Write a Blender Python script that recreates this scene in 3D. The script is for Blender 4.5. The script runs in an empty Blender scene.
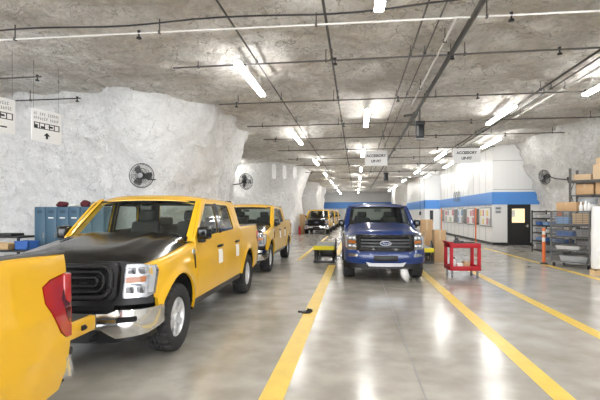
import bpy, bmesh, math, random
from mathutils import Vector, Matrix, noise
random.seed(7)
PI = math.pi
C = bpy.context.scene.collection
SC = bpy.context.scene

# ------------------------------------------------------------------ materials
def new_mat(name):
    m = bpy.data.materials.new(name); m.use_nodes = True
    nt = m.node_tree; b = nt.nodes['Principled BSDF']
    return m, nt, b

def mat(name, col, rough=0.5, metal=0.0, coat=0.0, vary=0.0, scale=8.0, bump=0.0, emit=0.0, spec=0.5):
    m, nt, b = new_mat(name)
    c4 = (*col, 1)
    b.inputs['Base Color'].default_value = c4
    b.inputs['Roughness'].default_value = rough
    b.inputs['Metallic'].default_value = metal
    b.inputs['Coat Weight'].default_value = coat
    b.inputs['Coat Roughness'].default_value = 0.04
    b.inputs['Specular IOR Level'].default_value = spec
    if emit:
        b.inputs['Emission Color'].default_value = c4
        b.inputs['Emission Strength'].default_value = emit
    if vary or bump:
        tc = nt.nodes.new('ShaderNodeTexCoord'); n = nt.nodes.new('ShaderNodeTexNoise')
        n.inputs['Scale'].default_value = scale; n.inputs['Detail'].default_value = 5
        nt.links.new(tc.outputs['Object'], n.inputs['Vector'])
        if vary:
            r = nt.nodes.new('ShaderNodeMix'); r.data_type = 'RGBA'
            r.inputs['A'].default_value = (*[max(0, x*(1-vary)) for x in col], 1)
            r.inputs['B'].default_value = (*[min(1, x*(1+vary)) for x in col], 1)
            nt.links.new(n.outputs['Fac'], r.inputs['Factor']); nt.links.new(r.outputs['Result'], b.inputs['Base Color'])
        if bump:
            bp = nt.nodes.new('ShaderNodeBump'); bp.inputs['Strength'].default_value = bump; bp.inputs['Distance'].default_value = 0.02
            nt.links.new(n.outputs['Fac'], bp.inputs['Height']); nt.links.new(bp.outputs['Normal'], b.inputs['Normal'])
    return m

def glass_mat(name, tint, gloss=0.9):
    m = bpy.data.materials.new(name); m.use_nodes = True
    nt = m.node_tree; nt.nodes.clear()
    o = nt.nodes.new('ShaderNodeOutputMaterial'); mx = nt.nodes.new('ShaderNodeMixShader')
    t = nt.nodes.new('ShaderNodeBsdfTransparent'); t.inputs['Color'].default_value = (*tint, 1)
    g = nt.nodes.new('ShaderNodeBsdfGlossy'); g.inputs['Roughness'].default_value = 0.02
    g.inputs['Color'].default_value = (gloss, gloss, gloss, 1)
    f = nt.nodes.new('ShaderNodeFresnel')
    ge = nt.nodes.new('ShaderNodeNewGeometry'); mr = nt.nodes.new('ShaderNodeMapRange')   # thin sheet: the same reflectance from either side
    mr.inputs['To Min'].default_value = 1.5; mr.inputs['To Max'].default_value = 1/1.5
    nt.links.new(ge.outputs['Backfacing'], mr.inputs['Value']); nt.links.new(mr.outputs[0], f.inputs['IOR'])
    nt.links.new(f.outputs[0], mx.inputs[0]); nt.links.new(t.outputs[0], mx.inputs[1]); nt.links.new(g.outputs[0], mx.inputs[2])
    nt.links.new(mx.outputs[0], o.inputs[0])
    return m

def rock_mat(name, c_dark, c_light, c_stain, crack=0.5, bump=0.6, scale=1.0, lo=.35, hi=.68, vary=.15):
    m, nt, b = new_mat(name)
    N = nt.nodes.new; L = nt.links.new
    tc = N('ShaderNodeTexCoord')
    n1 = N('ShaderNodeTexNoise'); n1.inputs['Scale'].default_value = 0.55*scale; n1.inputs['Detail'].default_value = 9; n1.inputs['Roughness'].default_value = .65
    n2 = N('ShaderNodeTexNoise'); n2.inputs['Scale'].default_value = 5*scale; n2.inputs['Detail'].default_value = 8; n2.inputs['Roughness'].default_value = .7
    v = N('ShaderNodeTexVoronoi'); v.inputs['Scale'].default_value = 1.3*scale; v.feature = 'DISTANCE_TO_EDGE'
    nd = N('ShaderNodeTexNoise'); nd.inputs['Scale'].default_value = 1.6*scale; nd.inputs['Detail'].default_value = 6
    ad = N('ShaderNodeMix'); ad.data_type = 'RGBA'; ad.blend_type = 'LINEAR_LIGHT'; ad.inputs['Factor'].default_value = .75
    for n in (n1, n2, nd): L(tc.outputs['Object'], n.inputs['Vector'])
    L(tc.outputs['Object'], ad.inputs['A']); L(nd.outputs['Color'], ad.inputs['B']); L(ad.outputs['Result'], v.inputs['Vector'])
    r1 = N('ShaderNodeValToRGB'); r1.color_ramp.elements[0].position = lo; r1.color_ramp.elements[1].position = hi
    r1.color_ramp.elements[0].color = (*c_dark, 1); r1.color_ramp.elements[1].color = (*c_light, 1)
    L(n1.outputs['Fac'], r1.inputs[0])
    r2 = N('ShaderNodeValToRGB'); r2.color_ramp.elements[0].position = .62; r2.color_ramp.elements[1].position = .74
    r2.color_ramp.elements[0].color = (0, 0, 0, 1); r2.color_ramp.elements[1].color = (1, 1, 1, 1)
    L(n2.outputs['Fac'], r2.inputs[0])
    mx = N('ShaderNodeMix'); mx.data_type = 'RGBA'; mx.inputs['B'].default_value = (*c_stain, 1)
    L(r1.outputs[0], mx.inputs['A'])
    ml = N('ShaderNodeMath'); ml.operation = 'MULTIPLY'; ml.inputs[1].default_value = .6
    L(r2.outputs[0], ml.inputs[0]); L(ml.outputs[0], mx.inputs['Factor'])
    r3 = N('ShaderNodeValToRGB'); r3.color_ramp.elements[0].position = 0; r3.color_ramp.elements[1].position = .03
    r3.color_ramp.elements[0].color = (crack, crack, crack, 1); r3.color_ramp.elements[1].color = (0, 0, 0, 1)
    L(v.outputs['Distance'], r3.inputs[0])
    mm = N('ShaderNodeMath'); mm.operation = 'MULTIPLY'; L(r3.outputs[0], mm.inputs[0])
    r4 = N('ShaderNodeValToRGB'); r4.color_ramp.elements[0].position = .42; r4.color_ramp.elements[1].position = .52
    L(n1.outputs['Fac'], r4.inputs[0]); L(r4.outputs[0], mm.inputs[1])
    m2 = N('ShaderNodeMix'); m2.data_type = 'RGBA'; m2.inputs['B'].default_value = (*c_stain, 1)
    L(mx.outputs['Result'], m2.inputs['A']); L(mm.outputs[0], m2.inputs['Factor'])
    r5 = N('ShaderNodeValToRGB'); r5.color_ramp.elements[0].position = .36; r5.color_ramp.elements[1].position = .60
    r5.color_ramp.elements[0].color = (1-vary, 1-vary, 1-vary*1.05, 1); r5.color_ramp.elements[1].color = (1.04, 1.04, 1.04, 1)
    n4 = N('ShaderNodeTexNoise'); n4.inputs['Scale'].default_value = 3.1*scale; n4.inputs['Detail'].default_value = 10; n4.inputs['Roughness'].default_value = .78
    n4.inputs['Distortion'].default_value = .6
    L(tc.outputs['Object'], n4.inputs['Vector']); L(n4.outputs['Fac'], r5.inputs[0])
    m3 = N('ShaderNodeMix'); m3.data_type = 'RGBA'; m3.blend_type = 'MULTIPLY'; m3.inputs['Factor'].default_value = 1
    L(m2.outputs['Result'], m3.inputs['A']); L(r5.outputs[0], m3.inputs['B'])
    L(m3.outputs['Result'], b.inputs['Base Color'])
    b.inputs['Roughness'].default_value = .85; b.inputs['Specular IOR Level'].default_value = .2
    bp = N('ShaderNodeBump'); bp.inputs['Strength'].default_value = bump; bp.inputs['Distance'].default_value = .08
    a2 = N('ShaderNodeMath'); a2.operation = 'ADD'; L(n2.outputs['Fac'], a2.inputs[0])
    mv = N('ShaderNodeMath'); mv.operation = 'MULTIPLY'; mv.inputs[1].default_value = 1.2
    L(n1.outputs['Fac'], mv.inputs[0]); L(mv.outputs[0], a2.inputs[1])
    L(a2.outputs[0], bp.inputs['Height']); L(bp.outputs['Normal'], b.inputs['Normal'])
    return m

def floor_mat():
    m, nt, b = new_mat('polished_concrete')
    N = nt.nodes.new; L = nt.links.new
    tc = N('ShaderNodeTexCoord')
    n1 = N('ShaderNodeTexNoise'); n1.inputs['Scale'].default_value = .35; n1.inputs['Detail'].default_value = 9; n1.inputs['Roughness'].default_value = .62
    n2 = N('ShaderNodeTexNoise'); n2.inputs['Scale'].default_value = 2.2; n2.inputs['Detail'].default_value = 8
    n3 = N('ShaderNodeTexNoise'); n3.inputs['Scale'].default_value = 40; n3.inputs['Detail'].default_value = 3
    for n in (n1, n2, n3): L(tc.outputs['Object'], n.inputs['Vector'])
    r = N('ShaderNodeValToRGB'); e = r.color_ramp.elements
    e[0].position = .32; e[0].color = (.36, .34, .305, 1); e[1].position = .68; e[1].color = (.52, .50, .465, 1)
    L(n1.outputs['Fac'], r.inputs[0])
    r2 = N('ShaderNodeValToRGB'); e = r2.color_ramp.elements
    e[0].position = .35; e[0].color = (.78, .77, .75, 1); e[1].position = .65; e[1].color = (1.05, 1.05, 1.04, 1)
    L(n2.outputs['Fac'], r2.inputs[0])
    mu = N('ShaderNodeMix'); mu.data_type = 'RGBA'; mu.blend_type = 'MULTIPLY'; mu.inputs['Factor'].default_value = 1
    L(r.outputs[0], mu.inputs['A']); L(r2.outputs[0], mu.inputs['B']); L(mu.outputs['Result'], b.inputs['Base Color'])
    mr = N('ShaderNodeMapRange'); mr.inputs['To Min'].default_value = .10; mr.inputs['To Max'].default_value = .28
    L(n2.outputs['Fac'], mr.inputs['Value']); L(mr.outputs[0], b.inputs['Roughness'])
    bp = N('ShaderNodeBump'); bp.inputs['Strength'].default_value = .06; bp.inputs['Distance'].default_value = .01
    L(n2.outputs['Fac'], bp.inputs['Height']); L(bp.outputs['Normal'], b.inputs['Normal'])
    return m

def siding_mat(name, col):
    m, nt, b = new_mat(name)
    N = nt.nodes.new; L = nt.links.new
    tc = N('ShaderNodeTexCoord'); mp = N('ShaderNodeMapping'); mp.inputs['Rotation'].default_value = (0, 0, .4)
    w = N('ShaderNodeTexWave'); w.inputs['Scale'].default_value = 1.2
    L(tc.outputs['Object'], mp.inputs[0]); L(mp.outputs[0], w.inputs['Vector'])
    bp = N('ShaderNodeBump'); bp.inputs['Strength'].default_value = .12; bp.inputs['Distance'].default_value = .02
    L(w.outputs['Fac'], bp.inputs['Height']); L(bp.outputs['Normal'], b.inputs['Normal'])
    b.inputs['Base Color'].default_value = (*col, 1); b.inputs['Roughness'].default_value = .35
    return m

M = {}
M['yellow'] = mat('yellow_paint', (.80, .455, .014), .35, coat=.7, spec=.3)
M['blue'] = mat('blue_paint', (.002, .026, .15), .30, coat=.8, spec=.3)
M['black_gloss'] = mat('black_gloss', (.006, .006, .0065), .12, spec=.45)
M['plastic'] = mat('black_plastic', (.012, .012, .013), .36, spec=.3)
M['dark'] = mat('dark_cavity', (.008, .008, .009), .8)
M['liner'] = mat('bed_liner', (.03, .03, .032), .75, bump=.2, scale=90)
M['cap'] = mat('rail_cap', (.10, .105, .115), .55)
M['chrome'] = mat('chrome', (.78, .79, .80), .13, metal=1)
M['satin'] = mat('satin_silver', (.55, .56, .58), .3, metal=.9)
M['bar'] = mat('grille_bar_grey', (.06, .063, .066), .35, metal=.6)
M['rim'] = mat('rim_silver', (.66, .67, .69), .32, metal=.5)
M['tyre'] = mat('tyre_rubber', (.022, .022, .022), .75, vary=.3, scale=20)
M['amber'] = mat('amber_lens', (.42, .115, .004), .3, spec=.2)
M['red'] = mat('red_lens', (.42, .012, .015), .15, coat=1)
M['darkred'] = mat('dark_red_lens', (.10, .008, .01), .12, coat=1)
M['lamp'] = mat('lamp_reflector', (.30, .31, .33), .2, metal=.7, coat=.3)
M['glass'] = glass_mat('auto_glass', (.86, .93, .88))
M['privacy'] = glass_mat('privacy_glass', (.52, .57, .55))
M['clear'] = glass_mat('clear_lens', (.96, .96, .96))
M['trim'] = mat('interior_trim', (.05, .05, .052), .7)
M['seat'] = mat('seat_cloth', (.045, .045, .048), .9, vary=.2, scale=40)
M['dash'] = mat('dash_plastic', (.02, .02, .022), .6)
M['paper'] = mat('white_paper', (.8, .8, .78), .7)
M['emblem'] = mat('emblem_blue', (.006, .018, .11), .45, spec=.2)
M['rock'] = rock_mat('white_painted_rock', (.82, .82, .815), (.92, .92, .915), (.42, .415, .405), crack=.6, bump=1.3, scale=1.3, vary=.11)
M['rock_r'] = rock_mat('white_rock_tan', (.72, .70, .665), (.92, .915, .90), (.36, .33, .29), crack=.7, bump=1.3, scale=1.9, vary=.18)
M['ceil'] = rock_mat('mine_ceiling', (.70, .655, .60), (.93, .91, .88), (.28, .245, .205), crack=.75, bump=1.5, scale=1.15, lo=.36, hi=.58, vary=.30)
M['floor'] = floor_mat()
M['line'] = mat('yellow_line_paint', (.80, .56, .085), .35, vary=.2, scale=5)
M['white_wall'] = siding_mat('white_siding', (.80, .80, .79))
M['white'] = mat('white_enamel', (.80, .80, .79), .4)
M['grey_wall'] = mat('grey_block', (.72, .72, .71), .7, vary=.1, scale=3)
M['band'] = mat('blue_band', (.085, .27, .68), .4)
M['black'] = mat('black_metal', (.015, .015, .017), .4)
M['steel'] = mat('galvanised_steel', (.20, .205, .21), .45, metal=.5, vary=.15, scale=15)
M['pipe'] = mat('dark_pipe', (.085, .08, .075), .5, metal=.3)
M['greypipe'] = mat('grey_pipe', (.16, .155, .15), .45, metal=.4)
M['whitepipe'] = mat('white_conduit', (.72, .71, .69), .4)
M['tube'] = mat('led_diffuser', (1, .985, .955), .5, emit=33)
M['redcart'] = mat('red_plastic', (.42, .010, .020), .5, spec=.3)
M['yellowsafe'] = mat('safety_yellow', (.85, .72, .02), .45)
M['orange'] = mat('orange_plastic', (.80, .17, .03), .45)
M['card'] = mat('cardboard', (.50, .325, .175), .85, vary=.1, scale=5)
M['cardlight'] = mat('light_cardboard', (.60, .44, .28), .85, vary=.1, scale=5)
M['tape'] = mat('packing_tape', (.55, .42, .26), .3)
M['locker'] = mat('locker_blue', (.05, .115, .18), .45, vary=.08, scale=3)
M['bluebin'] = mat('blue_bin', (.03, .12, .42), .45)
M['wood'] = mat('plywood', (.55, .38, .2), .7, vary=.2, scale=6)
M['maroon'] = mat('maroon_cloth', (.10, .015, .022), .9, vary=.3, scale=20)
M['wrap'] = mat('white_wrap', (.78, .78, .77), .35, bump=.5, scale=9)
M['grey'] = mat('grey_plastic', (.25, .25, .26), .5)
M['lit'] = mat('lit_room', (.85, .68, .38), .6, emit=.7)
M['darkglass'] = mat('dark_window', (.03, .032, .035), .08, coat=1)
M['pink'] = mat('pink_sheet', (.62, .25, .30), .7)
M['yel_sheet'] = mat('yellow_sheet', (.80, .62, .14), .7)
M['blue_sheet'] = mat('blue_sheet', (.22, .36, .60), .7)
M['grey_sheet'] = mat('grey_sheet', (.42, .44, .46), .7)
M['green_sheet'] = mat('green_sheet', (.35, .48, .30), .7)
M['ink'] = mat('ink', (.03, .03, .035), .7)
M['silvertext'] = mat('emblem_silver', (.42, .43, .45), .4, metal=.3)

# ------------------------------------------------------------------ mesh helpers
def finish(bm, smooth=38):
    bm.normal_update()
    for f in bm.faces: f.smooth = True
    a = math.radians(smooth)
    for e in bm.edges:
        if len(e.link_faces) == 2:
            if e.calc_face_angle(0) > a: e.smooth = False

def obj(name, bm, m, parent=None, loc=(0, 0, 0), smooth=38, **props):
    finish(bm, smooth)
    me = bpy.data.meshes.new(name); bm.to_mesh(me); bm.free()
    o = bpy.data.objects.new(name, me); C.objects.link(o)
    for mm in (m if isinstance(m, (list, tuple)) else [m]): me.materials.append(mm)
    o.location = loc
    if parent: o.parent = parent
    for k, v in props.items(): o[k] = v
    return o

def empty(name, label, cat, loc=(0, 0, 0), rz=0, group=None):
    o = bpy.data.objects.new(name, None); C.objects.link(o); o.empty_display_size = .2
    o.location = loc; o.rotation_euler = (0, 0, rz); o['label'] = label; o['category'] = cat
    if group: o['group'] = group
    return o

def tag(o, label, cat, group=None):
    o['label'] = label; o['category'] = cat
    if group: o['group'] = group
    return o

def structure(o): o['kind'] = 'structure'; return o

def copy_tree(o, parent=None):
    c = o.copy(); C.objects.link(c)
    if parent: c.parent = parent
    for ch in list(o.children): copy_tree(ch, c)
    return c

def B(): return bmesh.new()

def box(bm, c, s, rot=None, bevel=0.0, seg=2, mi=0):
    r = bmesh.ops.create_cube(bm, size=1)
    vs = r['verts']
    bmesh.ops.scale(bm, vec=s, verts=vs)
    if bevel:
        es = list({e for v in vs for e in v.link_edges})
        rr = bmesh.ops.bevel(bm, geom=es, offset=bevel, segments=seg, affect='EDGES', profile=.5)
        vs = list({v for f in rr['faces'] for v in f.verts} | {v for v in vs if v.is_valid})
    if rot is not None: bmesh.ops.rotate(bm, cent=(0, 0, 0), matrix=rot, verts=vs)
    bmesh.ops.translate(bm, vec=c, verts=vs)
    if mi:
        for f in {f for v in vs for f in v.link_faces}: f.material_index = mi
    return vs

def box2(bm, a, b, bevel=0.0, mi=0):
    return box(bm, [(a[i]+b[i])/2 for i in range(3)], [abs(b[i]-a[i]) for i in range(3)], None, bevel, 2, mi)

def tube(bm, pts, r, seg=8, cap=True):
    pts = [Vector(p) for p in pts]; rings = []
    rr = r if isinstance(r, (list, tuple)) else [r]*len(pts)
    for i, p in enumerate(pts):
        if i == 0: t = pts[1]-p
        elif i == len(pts)-1: t = p-pts[i-1]
        else: t = (pts[i+1]-p).normalized()+(p-pts[i-1]).normalized()
        t.normalize()
        up = Vector((0, 0, 1)) if abs(t.z) < .95 else Vector((1, 0, 0))
        u = t.cross(up).normalized(); w = t.cross(u)
        rings.append([bm.verts.new(p+(u*math.cos(2*PI*k/seg)+w*math.sin(2*PI*k/seg))*rr[i]) for k in range(seg)])
    for a, b in zip(rings, rings[1:]):
        for k in range(seg): bm.faces.new((a[k], a[(k+1) % seg], b[(k+1) % seg], b[k]))
    if cap: bm.faces.new(rings[0][::-1]); bm.faces.new(rings[-1])

def lathe(bm, prof, axis='z', seg=24, c=(0, 0, 0)):
    """prof: list of (r, h)"""
    rings = []
    for r, h in prof:
        ring = []
        for k in range(seg):
            a = 2*PI*k/seg
            p = (r*math.cos(a), r*math.sin(a), h)
            if axis == 'x': p = (h, r*math.cos(a), r*math.sin(a))
            if axis == 'y': p = (r*math.cos(a), h, r*math.sin(a))
            ring.append(bm.verts.new(Vector(p)+Vector(c)))
        rings.append(ring)
    for a, b in zip(rings, rings[1:]):
        for k in range(seg): bm.faces.new((a[k], a[(k+1) % seg], b[(k+1) % seg], b[k]))
    return rings

def lathe_closed(bm, prof, **kw):
    rings = lathe(bm, prof, **kw)
    bm.faces.new(rings[0][::-1]); bm.faces.new(rings[-1])
    return rings

def panel(outline, fmap, holes=(), su=.08, sv=.08, tdir=(0, 0, 0), inner=None):
    """2-D outline (with holes) filled, gridded, mapped to 3-D, rim turned in by tdir."""
    bm = B(); es = []
    for loop in [outline, *holes]:
        vs = [bm.verts.new((u, v, 0)) for u, v in loop]
        for i in range(len(vs)): es.append(bm.edges.new((vs[i], vs[(i+1) % len(vs)])))
    bmesh.ops.triangle_fill(bm, use_beauty=True, use_dissolve=False, edges=es)
    us = [p[0] for p in outline]; vs_ = [p[1] for p in outline]
    def cuts(lo, hi, st, no, co):
        n = max(1, int((hi-lo)/st))
        for i in range(1, n+1):
            t = lo+(hi-lo)*i/(n+1)
            bmesh.ops.bisect_plane(bm, geom=bm.verts[:]+bm.edges[:]+bm.faces[:], dist=1e-5, plane_co=[t*k for k in co], plane_no=no)
    cuts(min(us), max(us), su, (1, 0, 0), (1, 0, 0))
    cuts(min(vs_), max(vs_), sv, (0, 1, 0), (0, 1, 0))
    for v in bm.verts: v.co = Vector(fmap(v.co.x, v.co.y))
    bmesh.ops.recalc_face_normals(bm, faces=bm.faces[:])
    be = [e for e in bm.edges if e.is_boundary]
    r = bmesh.ops.extrude_edge_only(bm, edges=be)
    nv = [g for g in r['geom'] if isinstance(g, bmesh.types.BMVert)]
    for v in nv: v.co += Vector(tdir(v.co)) if callable(tdir) else Vector(tdir)
    return bm

def interp(x, xs, ys):
    if x <= xs[0]: return ys[0]
    for i in range(1, len(xs)):
        if x <= xs[i]:
            t = (x-xs[i-1])/(xs[i]-xs[i-1]); return ys[i-1]+t*(ys[i]-ys[i-1])
    return ys[-1]

def sm(a, b, x):
    t = min(1, max(0, (x-a)/(b-a))); return t*t*(3-2*t)

def rrect(cx, cy, w, h, r, n=5):
    out = []
    for sx, sy, a0 in ((1, 1, 0), (-1, 1, 90), (-1, -1, 180), (1, -1, 270)):
        for i in range(n+1):
            a = math.radians(a0+90*i/n)
            out.append((cx+sx*(w/2-r)+r*math.cos(a), cy+sy*(h/2-r)+r*math.sin(a)))
    return out

def text_bm(s, size=1.0, ext=.01, shear=0.0, bold=0.0):
    cu = bpy.data.curves.new('t', 'FONT'); cu.body = s; cu.size = size; cu.extrude = ext; cu.shear = shear; cu.offset = bold
    cu.align_x = 'CENTER'; cu.align_y = 'CENTER'; cu.resolution_u = 3
    o = bpy.data.objects.new('t', cu); C.objects.link(o)
    bpy.context.view_layer.update()
    dg = bpy.context.evaluated_depsgraph_get()
    me = bpy.data.meshes.new_from_object(o.evaluated_get(dg))
    bm = B(); bm.from_mesh(me)
    bpy.data.objects.remove(o); bpy.data.curves.remove(cu); bpy.data.meshes.remove(me)
    return bm

def xf(bm, mtx): bmesh.ops.transform(bm, matrix=mtx, verts=bm.verts[:]); return bm

def merge(dst, src, mi=None):
    me = bpy.data.meshes.new('x'); src.to_mesh(me); src.free()
    n = len(dst.faces); dst.from_mesh(me); bpy.data.meshes.remove(me)
    if mi is not None:
        dst.faces.ensure_lookup_table()
        for f in dst.faces[n:]: f.material_index = mi
    return dst

# ------------------------------------------------------------------ pickup truck (front towards -y, origin on the ground under the front axle)
WB = 3.68; WR = .405
AR = .515; AZ = .42
def flare(y, z):
    f = 0
    for yc in (0, WB):
        r = math.hypot(y-yc, z-AZ)
        f = max(f, 1-sm(AR-.01, AR+.10, r))
    return .03*f
def side_w(y, z):
    w = interp(z, [.35, .5, .62, .78, 1.02, 1.08, 1.30, 1.40, 1.60, 1.86, 1.96], [.925, .955, .972, .985, .985, .972, .950, .940, .90, .835, .79])
    if z > 1.30 and y > 3.09: w = interp(z, [1.30, 1.45], [.95, .93])
    if y < -.2: w -= .13*((-.2-y)/.6)**2
    if y > 4.3: w -= .035*((y-4.3)/.5)**2
    if z < 1.1: w += flare(y, z)
    return w
def zt(y): return interp(y, [-.85, -.6, -.1, .6], [1.075, 1.115, 1.18, 1.265])
FR = .06
def arch(yc, a0, a1, n=14):
    return [(yc+AR*math.cos(math.radians(a0+(a1-a0)*i/n)), AZ+AR*math.sin(math.radians(a0+(a1-a0)*i/n))) for i in range(n+1)]
def fender_map(s):
    def f(y, v):
        t0 = zt(y)-FR
        if v <= t0: return (s*side_w(y, v), y, v)
        w = side_w(y, t0); t = (v-t0)/FR
        if t < PI/2: return (s*(w-FR+FR*math.cos(t)), y, t0+FR*math.sin(t))
        return (s*(w-FR-(v-t0-FR*PI/2)), y, t0+FR+.1*(v-t0-FR*PI/2))
    return f
def hood_edge(y): return side_w(y, zt(y)-FR)-FR-.022
def bed_map(s):
    top = 1.395
    def f(y, v):
        t0 = top-.035
        if v <= t0: return (s*side_w(y, v), y, v)
        w = side_w(y, t0); t = (v-t0)/.035
        if t < PI/2: return (s*(w-.035+.035*math.cos(t)), y, t0+.035*math.sin(t))
        return (s*(w-.035-(v-t0-.035*PI/2)), y, top)
    return f
def yf(x, z): return -.875+.25*abs(x/.95)**3.2+.07*(z-.76)/.36
def plan(u, path):
    s = 1 if u >= 0 else -1; u = abs(u)
    for a, b in zip(path, path[1:]):
        l = math.dist(a, b)
        if u <= l: return (s*(a[0]+(b[0]-a[0])*u/l), a[1]+(b[1]-a[1])*u/l)
        u -= l
    return (s*path[-1][0], path[-1][1])
def smooth_path(p, it=2):
    for _ in range(it):
        q = [p[0]]
        for a, b in zip(p, p[1:]):
            q += [(a[0]*.75+b[0]*.25, a[1]*.75+b[1]*.25), (a[0]*.25+b[0]*.75, a[1]*.25+b[1]*.75)]
        q.append(p[-1]); p = q
    return p
def plen(p): return sum(math.dist(a, b) for a, b in zip(p, p[1:]))

def ellipse(cx, cy, a, b, n=28): return [(cx+a*math.cos(2*PI*i/n), cy+b*math.sin(2*PI*i/n)) for i in range(n)]

def make_wheel(name, root, x, y, s):
    bm = B()
    # rim: barrel and lip
    lathe(bm, [(.215, -.10), (.20, -.02), (.205, .06), (.232, .085), (.238, .10), (.226, .104), (.212, .088), (.200, .05), (.198, -.09)], axis='x', seg=36)
    lathe_closed(bm, [(.205, -.02), (.205, -.03)], axis='x', seg=24)
    for k in range(6):
        R = Matrix.Rotation(2*PI*k/6, 3, 'X')
        for rr, w, xx, hh in ((.155, .075, .072, .105), (.10, .095, .066, .07)):
            vs = box(bm, (0, 0, 0), (.035, w, hh), None, .008)
            bmesh.ops.translate(bm, vec=(xx, 0, rr), verts=vs); bmesh.ops.rotate(bm, cent=(0, 0, 0), matrix=R, verts=vs)
    lathe_closed(bm, [(.098, .04), (.098, .082), (.085, .088), (.055, .088), (.05, .10), (.0421, .108), (.01, .11)], axis='x', seg=24)
    for k in range(6):
        a = 2*PI*(k+.5)/6
        lathe_closed(bm, [(.011, .085), (.011, .102), (.007, .106)], axis='x', seg=6, c=(0, .07*math.cos(a), .07*math.sin(a)))
    w = obj(name, bm, M['rim'], root)
    w.location = (x, y, WR)
    if s < 0: w.rotation_euler = (0, 0, PI)
    bm = B(); seg = 96
    prof = [(.232, -.10), (.245, -.122), (.30, -.138), (.345, -.138), (.378, -.128), (.392, -.115), (.400, -.09), (.403, -.055), (.392, -.05), (.392, -.042), (.404, -.037),
            (.405, -.008), (.393, -.004), (.393, .004), (.405, .008), (.404, .037), (.392, .042), (.392, .05), (.403, .055), (.400, .09), (.392, .115), (.378, .128), (.345, .138), (.30, .138), (.245, .122), (.232, .10)]
    rings = lathe(bm, prof, axis='x', seg=seg)
    for i, ring in enumerate(rings):
        r, h = prof[i]
        if r > .374:
            for k, v in enumerate(ring):
                ph = k+(0 if h > 0 else 1)
                if ph % 4 == 0:
                    sc = (r-.022)/r; v.co.y *= sc; v.co.z *= sc
    obj('tyre', bm, M['tyre'], w, smooth=30)
    lathe_closed(b2 := B(), [(.17, -.06), (.17, -.045)], axis='x', seg=24)
    obj('brake_disc', b2, M['grey'], w)
    return w

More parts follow.
